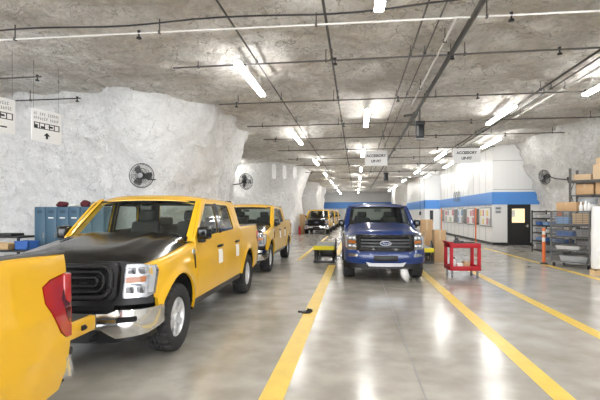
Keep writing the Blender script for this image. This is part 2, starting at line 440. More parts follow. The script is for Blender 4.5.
def make_truck(label, cat, paint, hood, trim):
    """trim: 'work' chrome bumper and black grille, 'sport' body colour bumper and bar grille"""
    P = M[paint]
    root = empty('pickup_truck', label, cat)
    for s in (1, -1):
        tin = (-s*.035, 0, 0)
        sm_ = lambda y, v, s=s: (s*side_w(y, v), y, v)
        # front fender
        e = FR*(PI/2-1)+.018
        ft = [(y, zt(y)+e) for y in (.60, .5, .25, 0, -.25, -.45, -.60)]
        ol = [(.56, .47), (.60, .47), (.60, 1.0)]+[(.60, zt(.6)+e)]+ft[1:]+[(-.615, zt(-.615)-.10), (-.60, .95), (-.595, .76), (-.52, .73), (-.515, .62)]
        ol += arch(0, 158, -3)[0:]
        bm = panel(ol, fender_map(s), su=.07, sv=.035, tdir=tin)
        obj('front_fender', bm, P, root)
        # wheel well lip liner
        for yc in (0, WB):
            bm = B()
            a = arch(yc, -5, 185, 24)
            for p, q in zip(a, a[1:]):
                v = [bm.verts.new((s*xx, *pp)) for xx, pp in ((.955, p), (.955, q), (.60, q), (.60, p))]
                bm.faces.new(v)
            obj('wheel_liner', bm, M['dark'], root)
        # vent badge on fender
        bm = B()
        vs = box(bm, (0, 0, 0), (.014, .03, .20), Matrix.Rotation(.18, 3, 'X'), .005)
        bmesh.ops.translate(bm, vec=(s*(side_w(.50, 1.0)+.004), .515, 1.02), verts=vs)
        bd = obj('fender_vent', bm, M['black_gloss'], root)
        bm = B(); box(bm, (s*(side_w(.48, 1.12)+.005), .49, 1.15), (.016, .085, .06), None, .006); obj('vent_badge', bm, M['satin'], bd)
        # doors
        win = [(.70, 1.36), (.705, 1.30), (.80, 1.28), (.96, 1.285), (1.06, 1.325), (1.70, 1.345), (1.70, 1.805), (1.30, 1.80), (1.19, 1.765)]
        ol = [(.615, .50), (.615, 1.33), (1.13, 1.80), (1.26, 1.862), (1.785, 1.868), (1.785, .50)]
        d1 = obj('front_door', panel(ol, sm_, [win], .09, .05, tin), P, root)
        win2 = [(1.86, 1.348), (2.60, 1.365), (2.64, 1.385), (2.52, 1.76), (2.47, 1.795), (1.86, 1.80)]
        ol2 = [(1.795, .50), (1.795, 1.868), (2.50, 1.862), (2.58, 1.83), (2.86, 1.32), (2.86, .50)]
        d2 = obj('rear_door', panel(ol2, sm_, [win2], .09, .05, tin), P, root)
        ol3 = [(2.87, .50), (2.87, 1.325), (2.595, 1.84), (2.60, 1.862), (2.96, 1.858), (3.085, 1.40), (3.085, .50)]
        obj('cab_corner', panel(ol3, sm_, [], .09, .05, tin), P, root)
        inn = lambda y, v, s=s: (s*(side_w(y, v)-.038), y, v)
        obj('inner_trim', panel(ol, inn, [win], .2, .1, (0, 0, 0)), M['trim'], d1)
        obj('inner_trim', panel(ol2, inn, [win2], .2, .1, (0, 0, 0)), M['trim'], d2)
        obj('inner_trim', panel(ol3, inn, [], .2, .1, (0, 0, 0)), M['trim'], root)
        gin = lambda y, v, s=s: (s*(side_w(y, v)-.012), y, v)
        pcv = lambda y, v, s=s: (s*(side_w(y, v)+.005), y, v)
        obj('pillar_cover', panel([(1.70, 1.335), (1.783, 1.338), (1.783, 1.815), (1.70, 1.812)], pcv, [], .09, .05, (-s*.01, 0, 0)), M['black_gloss'], d1)
        obj('pillar_cover', panel([(1.797, 1.338), (1.87, 1.341), (1.87, 1.812), (1.797, 1.815)], pcv, [], .09, .05, (-s*.01, 0, 0)), M['black_gloss'], d2)
        for d, wn, mt in ((d1, win, 'glass'), (d2, win2, 'privacy')):
            obj('side_window', panel(wn, gin, [], .09, .06, (0, 0, 0)), M[mt], d)
            cx = sum(p[0] for p in wn)/len(wn); cy = sum(p[1] for p in wn)/len(wn)
            ins = [(cx+(p[0]-cx)*.93, cy+(p[1]-cy)*.90) for p in wn]
            rim = lambda y, v, s=s: (s*(side_w(y, v)-.006), y, v)
            obj('window_seal', panel(wn, rim, [ins], .09, .06, (-s*.012, 0, 0)), M['black_gloss'], d)
        for d, yy in ((d1, 1.66), (d2, 2.73)):
            bm = B()
            xx = side_w(yy, 1.13)
            box(bm, (s*(xx+.028), yy, 1.14), (.024, .25, .045), None, .010)
            for dy in (-.08, .08): box(bm, (s*(xx+.01), yy+dy, 1.13), (.04, .03, .028), None, .006)
            obj('door_handle', bm, M['black_gloss'], d)
            tg = lambda y, v, s=s: (s*(side_w(y, v)+.004), y, v)
            obj('paper_tag', panel([(yy-.08, .86), (yy+.14, .86), (yy+.14, 1.08), (yy-.08, 1.08)], tg, [], .1, .05), M['paper'], d, label='white paper tag taped to door')
        # rocker
        rk = lambda y, v, s=s: (s*(side_w(y, v)-.012), y, v)
        obj('rocker_panel', panel([(.56, .40), (3.12, .40), (3.12, .495), (.56, .495)], rk, [], .3, .05, tin), M['plastic'], root)
        # mirror
        bm = B()
        vs = box(bm, (0, 0, 0), (.18, .20, .20), None, .05, 4)
        for v in vs:
            if v.co.y > 0: v.co.x *= .96; v.co.z *= .95
            else: v.co.z *= .88; v.co.x *= .92
        bmesh.ops.translate(bm, vec=(s*1.035, .75, 1.385), verts=vs)
        mr = obj('door_mirror', bm, M['black_gloss'], d1)
        bm = B(); box(bm, (s*.98, .77, 1.285), (.12, .12, .07), None, .02); obj('mirror_arm', bm, M['plastic'], d1)
        # bed side
        ol = [(3.10, .50), (3.10, 1.395-.035+.035*PI/2+.035), (4.86, 1.395-.035+.035*PI/2+.035), (4.86, 1.262), (4.66, 1.237), (4.58, 1.203), (4.594, 1.10), (4.738, .88), (4.80, .83), (4.86, .82), (4.84, .62), (4.76, .50), (4.19, .47)]
        ol += arch(WB, 6, 174)
        bs = obj('bed_side', panel(ol, bed_map(s), [], .09, .035, tin), P, root)
        bm = B(); box2(bm, (s*.905, 3.12, 1.385), (s*.80, 4.86, 1.410), .008)
        obj('bed_rail_cap', bm, M['cap'], bs)
        # fuel door seam only on left
        # tail lamp
        tl = [(4.868, 1.258), (4.66, 1.232), (4.585, 1.20), (4.60, 1.10), (4.745, .886), (4.80, .838), (4.868, .828)]
        tmap = lambda y, v, s=s: (s*(side_w(y, v)+.006), y, v)
        tb = panel(tl, tmap, [], .04, .06, (-s*.04, 0, 0))
        box2(tb, (s*.945, 4.80, .84), (s*.80, 4.872, 1.255), .012)
        lamp = obj('tail_lamp', tb, M['red'], root)
        tb = panel([(4.855, 1.16), (4.79, 1.15), (4.765, 1.10), (4.80, .98), (4.83, .93), (4.855, .92)], lambda y, v, s=s: (s*(side_w(y, v)+.009), y, v), [], .04, .06, (-s*.01, 0, 0))
        obj('reverse_lens', tb, M['darkred'], lamp)
        # A pillar
        bm = B()
        pts = [(s*.865, .53, 1.27), (s*.836, .75, 1.46), (s*.797, 1.025, 1.69), (s*.772, 1.20, 1.832), (s*.765, 1.25, 1.865)]
        rings = []
        for p in pts:
            pv = Vector(p)
            ring = [pv+Vector(d) for d in ((-s*.022, -.012, .008), (s*.035, .004, .010), (s*.075, .05, .0), (s*.08, .11, -.03), (-s*.02, .06, -.06))]
            rings.append([bm.verts.new(q) for q in ring])
        for a, b in zip(rings, rings[1:]):
            for k in range(5): bm.faces.new((a[k], a[(k+1) % 5], b[(k+1) % 5], b[k]))
        obj('windshield_pillar', bm, P, root)
        # wheels
        make_wheel('wheel', root, s*.848, 0, s)
        make_wheel('wheel', root, s*.848, WB, s)
    # hood
    HP = M[hood]
    xs = [i/10 for i in range(-10, 11)]
    def hy(x): return -.80+.235*abs(x)**3
    he = hood_edge(-.57)
    ol = [(x*he, hy(x)) for x in xs]+[(hood_edge(y), y) for y in (-.35, -.1, .2, .45)]+[(hood_edge(.58), .58)]
    ol += [(x*.9*.93, .44+.11*x*x) for x in (.8, .4, 0, -.4, -.8)]+[(-hood_edge(.58), .58)]+[(-hood_edge(y), y) for y in (.45, .2, -.1, -.35)]
    def hz(x, y):
        xe = max(.5, hood_edge(max(y, -.6))); t = min(1, abs(x)/xe)
        k = .115+.02*sm(-.3, .5, y)
        z = zt(y)+.004+k*(1-t**(3.6+3.4*sm(-.6, .4, y)))
        z += .018*(1-sm(.48, .60, t))*sm(-.8, -.3, y)
        z -= .075*sm(-.60, -.84, y-.235*t**3)*(1-t**4)
        return (x, y, z)
    obj('hood', panel(ol, hz, [], .06, .06, (0, 0, -.045)), HP, root)
    # cowl
    bm = panel([(-.88, .42), (.88, .42), (.88, .60), (-.88, .60)], lambda x, y: (x, y+.08*(x/.88)**2-.02, 1.275+.05*(1-(x/.88)**4)), [], .1, .1, (0, 0, -.05))
    obj('cowl', bm, M['plastic'], root)
    # windshield
    def ws(u, v, off=0):
        hw = .865-.095*v
        x = u*hw; k = u*u
        return (x, .44+.68*v+.09*k+off*.6, 1.30+.55*v-.02*k-off*.3)
    obj('windshield', panel([(-1, 0), (1, 0), (1, 1), (-1, 1)], ws, [], .1, .12), M['glass'], root)
    bm = panel([(-1.0, -.02), (1.0, -.02), (1.0, 1.01), (-1.0, 1.01)], lambda u, v: Vector(ws(u, v))+Vector((0, -.004, .004)), [[(-.955, .045), (.955, .045), (.955, .945), (-.955, .945)]], .1, .15)
    obj('windshield_border', bm, M['black_gloss'], root)
    bm = B()
    for a, b in ((-.75, .05), (.05, .75)):
        tube(bm, [Vector(ws(a+(b-a)*t, .05+.10*t*(1-t)))+Vector((0, -.02, .015)) for t in (0, .25, .5, .75, 1)], .011, 6)
    obj('wiper', bm, M['black'], root)
    # roof
    rw = lambda y: .72
    def rz(x, y):
        t = abs(x)/.84
        z = 1.945-.012*((y-2.0)/.8)**2-.075*t**3.5
        if y < 1.36: z -= .07*((1.36-y)/.25)**1.5
        return (x, y+.09*min(1, t)**2*(1-sm(1.2, 1.9, y)), z)
    obj('roof', panel([(-.84, 1.11), (.84, 1.11), (.84, 2.96), (-.84, 2.96)], rz, [], .07, .08, (0, 0, -.03)), P, root)
    obj('headliner', panel([(-.80, 1.16), (.80, 1.16), (.80, 2.93), (-.80, 2.93)], lambda x, y: (x, rz(x, y)[1], rz(x, y)[2]-.035), [], .16, .16), M['grey'], root)
    # cab back with window
    bk = lambda x, z: (x, 3.07-.13*max(0, (z-1.40))/.46, z)
    hw = lambda z: side_w(2.5, z)-.012
    ol = [(-hw(.6), .6), (hw(.6), .6), (hw(1.3), 1.3), (hw(1.5), 1.5), (hw(1.87), 1.89), (-hw(1.87), 1.89), (-hw(1.5), 1.5), (-hw(1.3), 1.3)]
    bwin = [(-.66, 1.42), (.66, 1.42), (.60, 1.80), (-.60, 1.80)]
    cb = obj('cab_back', panel(ol, bk, [bwin], .2, .1, (0, -.03, 0)), P, root)
    obj('inner_trim', panel(ol, lambda x, z: Vector(bk(x, z))+Vector((0, -.035, 0)), [bwin], .2, .1), M['trim'], cb)
    obj('rear_window', panel(bwin, lambda x, z: Vector(bk(x, z))+Vector((0, -.01, 0)), [], .3, .2), M['privacy'], cb)
    # chassis and interior
    bm = B()
    box2(bm, (-.66, -.70, .36), (.66, 4.75, .78), .03)
    box2(bm, (-.80, -.55, .70), (.80, .62, 1.02), .05)
    box2(bm, (-.88, .62, .38), (.88, 3.05, .62), .02); box2(bm, (-.80, .60, .32), (.80, 2.95, .42), .03); box2(bm, (-.70, -.55, .30), (.70, .6, .45), .03); box2(bm, (-.80, 4.25, .45), (.80, 4.8, .6), .02)  # low boxes added under cab and engine, blocking a lamp's floor reflection
    box2(bm, (-.60, -.80, .62), (.60, -.5, 1.05), .03)
    obj('chassis', bm, M['dark'], root)
    bm = B(); box2(bm, (-.84, .60, .98), (.84, .95, 1.26), .05);
    box2(bm, (.20, .70, 1.15), (.62, 1.0, 1.30), .04); box2(bm, (-.13, .95, .6), (.13, 1.9, .95), .04)
    obj('dashboard', bm, M['dash'], root)
    bm = B()
    cpt = Vector((.40, 1.10, 1.18)); R = Matrix.Rotation(math.radians(-25), 3, 'X')
    tube(bm, [cpt+R@Vector((.19*math.cos(2*PI*k/20), 0, .19*math.sin(2*PI*k/20))) for k in range(21)], .016, 6, False)
    for a in (0, PI, -PI/2): tube(bm, [cpt, cpt+R@Vector((.18*math.cos(a), 0, .18*math.sin(a)))], .014, 6)
    obj('steering_wheel', bm, M['dash'], root)
    bm = B(); box2(bm, (-.09, 1.12, 1.70), (.09, 1.15, 1.77), .012); obj('rear_view_mirror', bm, M['black'], root)
    for x in (.40, -.40):
        bm = B()
        box2(bm, (x-.25, 1.35, .72), (x+.25, 1.85, .92), .07)
        vs = box(bm, (0, 0, 0), (.50, .16, .66), Matrix.Rotation(-.22, 3, 'X'), .07); bmesh.ops.translate(bm, vec=(x, 1.90, 1.20), verts=vs)
        st = obj('front_seat', bm, M['seat'], root)
        bm = B(); vs = box(bm, (0, 0, 0), (.28, .11, .19), Matrix.Rotation(-.15, 3, 'X'), .05, 3); bmesh.ops.translate(bm, vec=(x, 1.99, 1.61), verts=vs)
        for dx in (-.06, .06): tube(bm, [(x+dx, 1.97, 1.48), (x+dx, 1.99, 1.58)], .008, 6)
        obj('headrest', bm, M['seat'], st)
    bm = B(); box2(bm, (-.72, 2.45, .70), (.72, 2.85, .92), .06); box2(bm, (-.72, 2.83, .85), (.72, 2.97, 1.42), .06)
    rs = obj('rear_bench', bm, M['seat'], root)
    for x in (-.45, .45):
        bm = B(); box2(bm, (x-.13, 2.83, 1.42), (x+.13, 2.93, 1.58), .04); obj('headrest', bm, M['seat'], rs)
    # bed
    bm = B()
    box2(bm, (-.80, 3.12, .76), (.80, 4.84, .80)); box2(bm, (-.83, 3.10, .76), (.83, 3.16, 1.40))
    for s in (1, -1):
        box2(bm, (s*.80, 3.12, .76), (s*.84, 4.85, 1.405)); box2(bm, (s*.60, WB-.42, .80), (s*.82, WB+.42, 1.0), .05)
    for k in range(9): box2(bm, (-.78+k*.19, 3.18, .80), (-.72+k*.19, 4.82, .815))
    obj('bed_liner', bm, M['liner'], root)
    # tailgate (mesh origin on its hinge)
    bm = B(); box2(bm, (-.765, -.06, 0), (.765, .06, .63), .014)
    box2(bm, (-.70, .059, .06), (.70, .067, .16), .006)
    tgt = obj('tailgate', bm, P, root, loc=(0, 4.81, .765))
    bm = B(); box2(bm, (-.72, -.068, .03), (.72, -.058, .60)); obj('inner_panel', bm, M['liner'], tgt)
    bm = B(); box2(bm, (-.14, .059, .44), (.14, .076, .51), .01); obj('tailgate_handle', bm, M['plastic'], tgt)
    bm = B(); box2(bm, (-.765, -.061, .625), (.765, .061, .64), .01); obj('tailgate_cap', bm, M['cap'], tgt)
    bm = B()
    for s in (1, -1):
        box2(bm, (s*.764, -.022, .43), (s*.785, .018, .475), .006); tube(bm, [(s*.765, -.005, .45), (s*.80, -.005, .45)], .012, 8)
    obj('latch', bm, M['black'], tgt)
    # rear bumper
    rp = smooth_path([(0, 5.0), (.70, 4.985), (.90, 4.945), (.935, 4.90), (.94, 4.835)])
    L = plen(rp)
    def rb(u, v):
        x, y = plan(u, rp); return (x, y+.03*math.sin(PI*(v-.45)/.24)-.02, v)
    obj('rear_bumper', panel([(-L, .56), (-L*.8, .46), (L*.8, .46), (L, .56), (L, .70), (-L, .70)], rb, [[(-.2, .50), (.2, .50), (.2, .64), (-.2, .64)]], .06, .04, lambda c: (-.12*c.x/1.0*(.25), -.05, 0)), M['chrome'], root)
    bm = B(); box2(bm, (-.90, 4.76, .665), (.90, 4.96, .73), .02); box2(bm, (-.22, 4.8, .48), (.22, 4.97, .64)); obj('bumper_step', bm, M['plastic'], root)
    # front end: black fascia behind everything
    fas = lambda x, z: (x, yf(x, z)+.035, z)
    obj('front_fascia', panel([(-.93, .70), (.93, .70), (.93, 1.10), (.6, 1.15), (-.6, 1.15), (-.93, 1.10)], fas, [], .06, .08, (0, .05, 0)), M['plastic'], root)
    # grille
    gz0, gz1 = .765, 1.135
    gmap = lambda off: (lambda x, z: (x, yf(x, z)+off, z))
    fr = rrect(0, (gz0+gz1)/2, 1.27, gz1-gz0, .07); fi = rrect(0, (gz0+gz1)/2, 1.15, gz1-gz0-.11, .06)
    gcol = M['plastic'] if trim == 'work' else M['black_gloss']
    gr = obj('grille', panel(fr, gmap(-.03), [fi], .06, .05, (0, .06, 0)), gcol, root)
    bm = B()
    for k in range(9):
        z = gz0+.05+k*(gz1-gz0-.1)/8
        tube(bm, [(x, yf(x, z)+.012, z) for x in [i*.0575-.575 for i in range(21)]], .006, 4)
    for k in range(25):
        x = -.576+k*.048
        tube(bm, [(x, yf(x, gz0+.05)+.012, gz0+.05), (x, yf(x, gz1-.05)+.012, gz1-.05)], .005, 4)
    obj('grille_mesh', bm, M['dark'], gr)
    if trim == 'work':
        zm = (gz0+gz1)/2
        for w_, h_, r_, tr in ((1.15, .31, .10, .030), (1.02, .20, .08, .017), (.90, .085, .04, .018)):
            pth = []
            q = rrect(0, zm, w_, h_, r_, 6); q.append(q[0])
            for a, b in zip(q, q[1:]):
                n = max(1, int(math.dist(a, b)/.06)); pth += [(a[0]+(b[0]-a[0])*i/n, a[1]+(b[1]-a[1])*i/n) for i in range(n)]
            pth.append(pth[0]); bm = B()
            tube(bm, [(x, yf(x, z)-.03, z) for x, z in pth], tr, 10, False)
            obj('grille_bar', bm, M['plastic'], gr)
    else:
        for zc in (1.01, .935, .86):
            o1 = rrect(0, zc, 1.16, .034, .012)
            obj('grille_bar', panel(o1, gmap(-.05), [], .06, .02, (0, .05, 0)), M['bar'], gr)
    zc = .935
    em = obj('emblem', panel(ellipse(0, zc, .135, .058), gmap(-.085), [], .05, .03, (0, .07, 0)), M['silvertext'], gr, label='silver rimmed blue oval emblem')
    obj('emblem_face', panel(ellipse(0, zc, .117, .043), gmap(-.089), [], .05, .03, (0, .01, 0)), M['emblem'], em)
    tb = text_bm('Ford', .084, .003, .35)
    xf(tb, Matrix.Translation((0, yf(0, zc)-.092, zc)) @ Matrix.Rotation(PI/2, 4, 'X'))
    obj('emblem_lettering', tb, M['silvertext'], em)
    # head lamps
    for s in (1, -1):
        hl = [(s*.69, 1.12), (s*.80, 1.122), (s*.93, 1.10), (s*.952, 1.04), (s*.940, .80), (s*.90, .775), (s*.70, .775), (s*.69, .80)]
        h = obj('headlight', panel(hl, lambda x, z: (x, yf(x, z)+.006, z), [], .04, .05, (0, .05, 0)), M['lamp'], root)
        am = [(s*.70, .985), (s*.875, .992), (s*.865, .93), (s*.70, .925)]
        obj('turn_signal', panel(am, gmap(-.008), [], .04, .05, (0, .02, 0)), M['amber'], h, label='amber turn signal')
        for zz in (1.05, .855):
            for xx in (.745, .835):
                bm = B()
                vs = box(bm, (s*xx, yf(xx, zz)-.004, zz), (.085, .03, .07), None, .012)
                obj('lamp_projector', bm, M['lamp'], h)
        obj('running_light', panel([(s*.875, 1.11), (s*.93, 1.095), (s*.948, 1.03), (s*.938, .82), (s*.90, .82), (s*.905, 1.04)], gmap(-.009), [], .04, .04, (0, .02, 0)), M['grey_sheet'], h, label='white running light strip')
        bm = B(); box(bm, (s*.78, yf(.78, .905)-.01, .908), (.17, .012, .014), None, .004)
        obj('lamp_divider', bm, M['plastic'], h)
        obj('lens', panel(hl, gmap(-.022), [], .04, .05, (0, .03, 0)), M['clear'], h)
    # front bumper
    fp = smooth_path([(0, -.985), (.62, -.955), (.86, -.86), (.955, -.70), (.975, -.56), (.975, -.50)])
    L = plen(fp)
    zlo, zsc = (.395, 1.0) if trim == 'work' else (.455, 1.14)
    def fb(off=0, bul=.035):
        def f(u, v):
            x, y = plan(u, fp); t = (v-.44)/.29
            k = 1 if abs(u) < .9 else max(0, 1-(abs(u)-.9)/.25)
            return (x, y-bul*math.sin(PI*min(1, max(0, t)))*k+.02-off, zlo+(v-.45)*zsc)
        return f
    ol = [(-L, .52), (-L*.80, .47)]+([(-.68, .45), (-.54, .55), (.54, .55), (.68, .45)] if trim == 'work' else [(-.62, .45), (.62, .45)])+[(L*.80, .47), (L, .52), (L, .715), (.70, .735), (.60, .70), (-.60, .70), (-.70, .735), (-L, .715)]
    fogs = [rrect(s*.80, .64, .20, .055, .02) for s in (1, -1)] if trim == 'work' else [rrect(s*.79, .625, .27, .065, .03) for s in (1, -1)]
    bump = obj('front_bumper', panel(ol, fb(), fogs, .05, .04, (0, .06, 0)), M['chrome'] if trim == 'work' else P, root)
    for fo in fogs:
        obj('fog_light', panel(fo, fb(-.03), [], .05, .04, (0, .02, 0)), M['dark'] if trim == 'work' else M['lamp'], bump)
    box(bb := B(), (0, -1.0, .585 if trim == 'sport' else .54), (.56, .03, .13), None, .01)
    obj('plate_bracket', bb, M['plastic'], bump)
    vp = smooth_path([(0, -.90), (.60, -.88), (.84, -.80), (.92, -.66), (.93, -.56)])
    L2 = plen(vp)
    obj('front_valance', panel([(-L2, .36), (-.5, .33), (.5, .33), (L2, .36), (L2, .46), (-L2, .46)], lambda u, v: (*plan(u, vp), v), [], .08, .06, (0, .06, 0)), M['plastic'], root)
    if trim == 'sport':
        obj('skid_plate', panel([(-.47, .50), (-.40, .40), (-.1, .395), (.1, .395), (.40, .40), (.47, .50), (.34, .475), (-.34, .475)], lambda u, v: (plan(u, vp)[0], plan(u, vp)[1]-.115-.1*(v-.4), v), [], .08, .03, (0, .03, 0)), M['satin'], root)
    for s in (1, -1):
        bm = B(); tube(bm, [(s*.45, -.86, .43), (s*.45, -.97, .41), (s*.45, -.98, .38), (s*.45, -.90, .37)], .014, 6)
        obj('tow_hook', bm, M['black'], root)
    return root

def place(o, x, y, rz=0, label=None):
    o.location = (x, y, 0); o.rotation_euler = (0, 0, rz)
    if label: o['label'] = label
    return o

ROW = math.radians(1.6)
proto = make_truck('yellow pickup with black hood and full side in view, behind the one with lowered tailgate', 'truck', 'yellow', 'black_gloss', 'work')
place(proto, -3.10, 4.83, ROW); proto['group'] = 'yellow pickups parked along the left wall'
near = place(copy_tree(proto), -2.73, -2.26, ROW, 'yellow pickup with lowered tailgate and red tail lamp, cut off by left picture edge')
for ch in near.children:
    if ch.name.startswith('tailgate'): ch.rotation_euler = (math.radians(-90), 0, 0)
place(copy_tree(proto), -3.37, 11.70, ROW, 'yellow pickup parked right behind the large black-hooded yellow pickup, beside the white pillar')
for (x, y, lb) in ((-3.05, 33.4, 'far yellow pickup facing forward alone in the lane beyond the work platform'),
                   (-3.02, 41.6, 'far yellow pickup directly behind the forward-facing far one, mostly hidden'),
                   (-3.0, 49.8, 'farthest yellow pickup, last of the queue before the blue-striped back wall')):
    place(copy_tree(proto), x, y, 0, lb)
bt = make_truck('blue pickup with barred grille standing between the two yellow lane lines', 'truck', 'blue', 'blue', 'sport')
place(bt, .66, 11.08, math.radians(2.4))

# ------------------------------------------------------------------ setting
HC = 5.2
def fbm(p, oct=5): return noise.fractal(Vector(p), 1.0, 2.0, oct)

def make_floor():
    bm = B(); box2(bm, (-22, -12, -.2), (22, 76, 0))
    f = structure(obj('floor', bm, M['floor']))
    def stripe(x, y0, y1, w):
        bm = B(); n = int((y1-y0)/1.0)
        pts = [y0+(y1-y0)*i/n for i in range(n+1)]
        prev = None
        for y in pts:
            a = bm.verts.new((x-w/2, y, .0025)); b = bm.verts.new((x+w/2, y, .0025))
            if prev: bm.faces.new((prev[0], prev[1], b, a))
            prev = (a, b)
        obj('painted_line', bm, M['line'], f)
    stripe(-.75, .5, 13.4, .22); stripe(1.84, .5, 30, .20); stripe(3.27, .5, 14.0, .20)
    stripe(6.02, .5, 21, .18); stripe(-2.0, 14.5, 30, .14); stripe(-.75, 16.6, 60, .20)
    bm = B()
    for y in (3.4, 8.0, 12.6, 17.2, 24): box2(bm, (-14, y-.006, .0005), (14, y+.006, .0012))
    for x in (.62, 4.9): box2(bm, (x-.006, -5, .0005), (x+.006, 60, .0012))
    obj('expansion_joint', bm, M['grey'], f)
    return f
make_floor()

def make_ceiling():
    bm = B(); dx = .22
    X0, X1, Y0, Y1 = -22, 22, -12, 76
    nx = int((X1-X0)/.22)
    ys = []; y = Y0
    while y < Y1:
        ys.append(y); y += .15 if 3 < y < 24 else .4
    rows = []
    for y in ys+[Y1]:
        row = []
        for i in range(nx+1):
            x = X0+(X1-X0)*i/nx
            z = HC+.16*fbm((x*.30, y*.30, 1.7), 4)+.075*fbm((x*1.3, y*1.7, 4.1), 5)+.03*fbm((x*4, y*4.6, 2.1), 3)
            # slab steps like scaled rock layers
            z += .09*math.floor(2.2*fbm((x*.22+9, y*.16, 7.7), 3)+.5)
            row.append(bm.verts.new((x, y, max(5.06, z))))
        rows.append(row)
    for a, b in zip(rows, rows[1:]):
        for i in range(nx): bm.faces.new((a[i], a[i+1], b[i+1], b[i]))
    structure(obj('ceiling', bm, M['ceil'], smooth=60))
make_ceiling()

def rockwall(name, path, m, lean=.0, amp=.16, seed=0, sp=.17, z1=5.75, closed=False, curve=True):
    if curve:
        for _ in range(2):
            q = [path[0]]
            for a, b in zip(path, path[1:]):
                q += [(a[0]*.75+b[0]*.25, a[1]*.75+b[1]*.25), (a[0]*.25+b[0]*.75, a[1]*.25+b[1]*.75)]
            q.append(path[-1]); path = q
    pts = []
    for a, b in zip(path, path[1:]):
        n = max(1, int(math.dist(a, b)/sp))
        pts += [(a[0]+(b[0]-a[0])*i/n, a[1]+(b[1]-a[1])*i/n) for i in range(n)]
    pts.append(path[-1])
    nz = int(z1/sp); bm = B(); cols = []
    for i, p in enumerate(pts):
        a = pts[max(0, i-2)]; b = pts[min(len(pts)-1, i+2)]
        t = Vector((b[0]-a[0], b[1]-a[1], 0)).normalized(); n = Vector((t.y, -t.x, 0))
        col = []
        for k in range(nz+1):
            z = z1*k/nz
            q = Vector((p[0], p[1], z))
            f = fbm((q.x*.45+seed, q.y*.45, q.z*.6), 5)*amp*1.4+fbm((q.x*2+seed, q.y*2, q.z*2), 5)*amp*.36
            f += amp*.55*math.floor(2*fbm((q.x*.5+seed*2, q.y*.5, q.z*.9+3), 3)+.5)
            f += lean*(max(0, z-1.5)/3.6)**2.2
            f += .10*math.sin(i*.35+seed)*sm(3.8, 5.2, z)*(1 if lean else 0)
            q += n*f
            q.z = max(0, z+ (.08*fbm((q.x*.8, q.y*.8, seed), 3) if 0 < k < nz else 0))
            col.append(bm.verts.new(q))
        cols.append(col)
    for a, b in zip(cols, cols[1:]):
        for k in range(nz): bm.faces.new((a[k], b[k], b[k+1], a[k+1]))
    return structure(obj(name, bm, m, smooth=50))

# paths run so that the outside lies to the right of travel
rockwall('wall_left', [(-21, 10), (-14, 12.4), (-10.6, 12.7), (-7.2, 12.3), (-6.1, 11.7), (-5.3, 12.8), (-5.25, 13.9), (-5.25, 18.0), (-5.6, 18.9), (-9, 19.4), (-21, 19.6)], M['rock'], lean=.55, amp=.15, seed=3, sp=.10)
rockwall('wall_left_middle', [(-21, 29), (-12, 30.0), (-7, 29.7), (-4.9, 30.2), (-4.75, 32), (-4.75, 37), (-5.2, 38.2), (-10, 38.6), (-21, 39)], M['rock'], lean=.55, amp=.14, seed=11, sp=.25)
rockwall('wall_left_far', [(-21, 46), (-7, 46), (-4.9, 46.5), (-4.6, 48), (-4.6, 61), (-5.2, 63), (-21, 64)], M['rock'], lean=.3, amp=.15, seed=17, sp=.35)
rockwall('wall_left_outer', [(-20.5, -12), (-20.5, 76)], M['rock'], lean=.0, amp=.2, seed=23, sp=.5)
rockwall('wall_right', [(20, 24.2), (9.6, 23.6), (8.9, 22.4), (9.1, 20.0), (9.9, 17), (10.6, 13), (11.2, 7), (11.6, -12)][::1], M['rock_r'], lean=1.0, amp=.2, seed=5, sp=.13)
rockwall('wall_right_far', [(20, 70), (6.2, 69.5), (5.6, 67), (5.4, 57), (6.0, 54.8), (9, 54), (20, 54)], M['rock_r'], lean=.3, amp=.2, seed=9, sp=.35)

bm = B(); box2(bm, (-21, 72, 0), (21, 72.3, 5.8))
wb = structure(obj('wall_back', bm, M['grey_wall']))
bm = B(); box2(bm, (-21, 71.95, 2.4), (21, 71.999, 3.5)); obj('painted_band', bm, M['band'], wb, label='blue painted band')

# office block built into the mine
OX = 7.0; OY = 22.8; OY2 = 36.5
bm = B(); box2(bm, (OX, OY+.1, 0), (OX+.15, OY2, 5.6)); box2(bm, (OX, OY2-.15, 0), (14, OY2, 5.6))
ol_ = structure(obj('wall_right_middle', bm, M['white_wall']))
bm = B(); box2(bm, (OX, OY, 0), (11.5, OY+.1, 5.6))
of_ = structure(obj('wall_right_front', bm, M['white_wall']))
bm = B()
for z in (4.35, 2.86): box2(bm, (OX-.006, OY-.006, z), (11.5, OY, z+.02))
obj('panel_joint', bm, M['grey'], of_)
bm = B()
for y in [OY+1.2*k for k in range(1, 12)]: box2(bm, (OX-.006, y, .15), (OX, y+.018, 5.3))
obj('panel_joint', bm, M['grey'], ol_)
bm = B(); box2(bm, (OX-.06, OY-.06, 2.10), (OX, OY2, 2.74)); box2(bm, (OX-.06, OY-.06, 2.10), (11.4, OY, 2.74))
structure(obj('trim_1', bm, M['band']))
bm = B(); box2(bm, (OX-.02, OY-.02, 0), (OX, OY2, .14)); box2(bm, (OX-.02, OY-.02, 0), (7.72, OY, .14)); box2(bm, (8.82, OY-.02, 0), (9.3, OY, .14))
structure(obj('baseboard_right', bm, M['black']))
bm = B(); box2(bm, (OX-.03, OY-.03, .14), (OX+.03, OY+.03, 2.1)); structure(obj('trim_2', bm, M['white']))
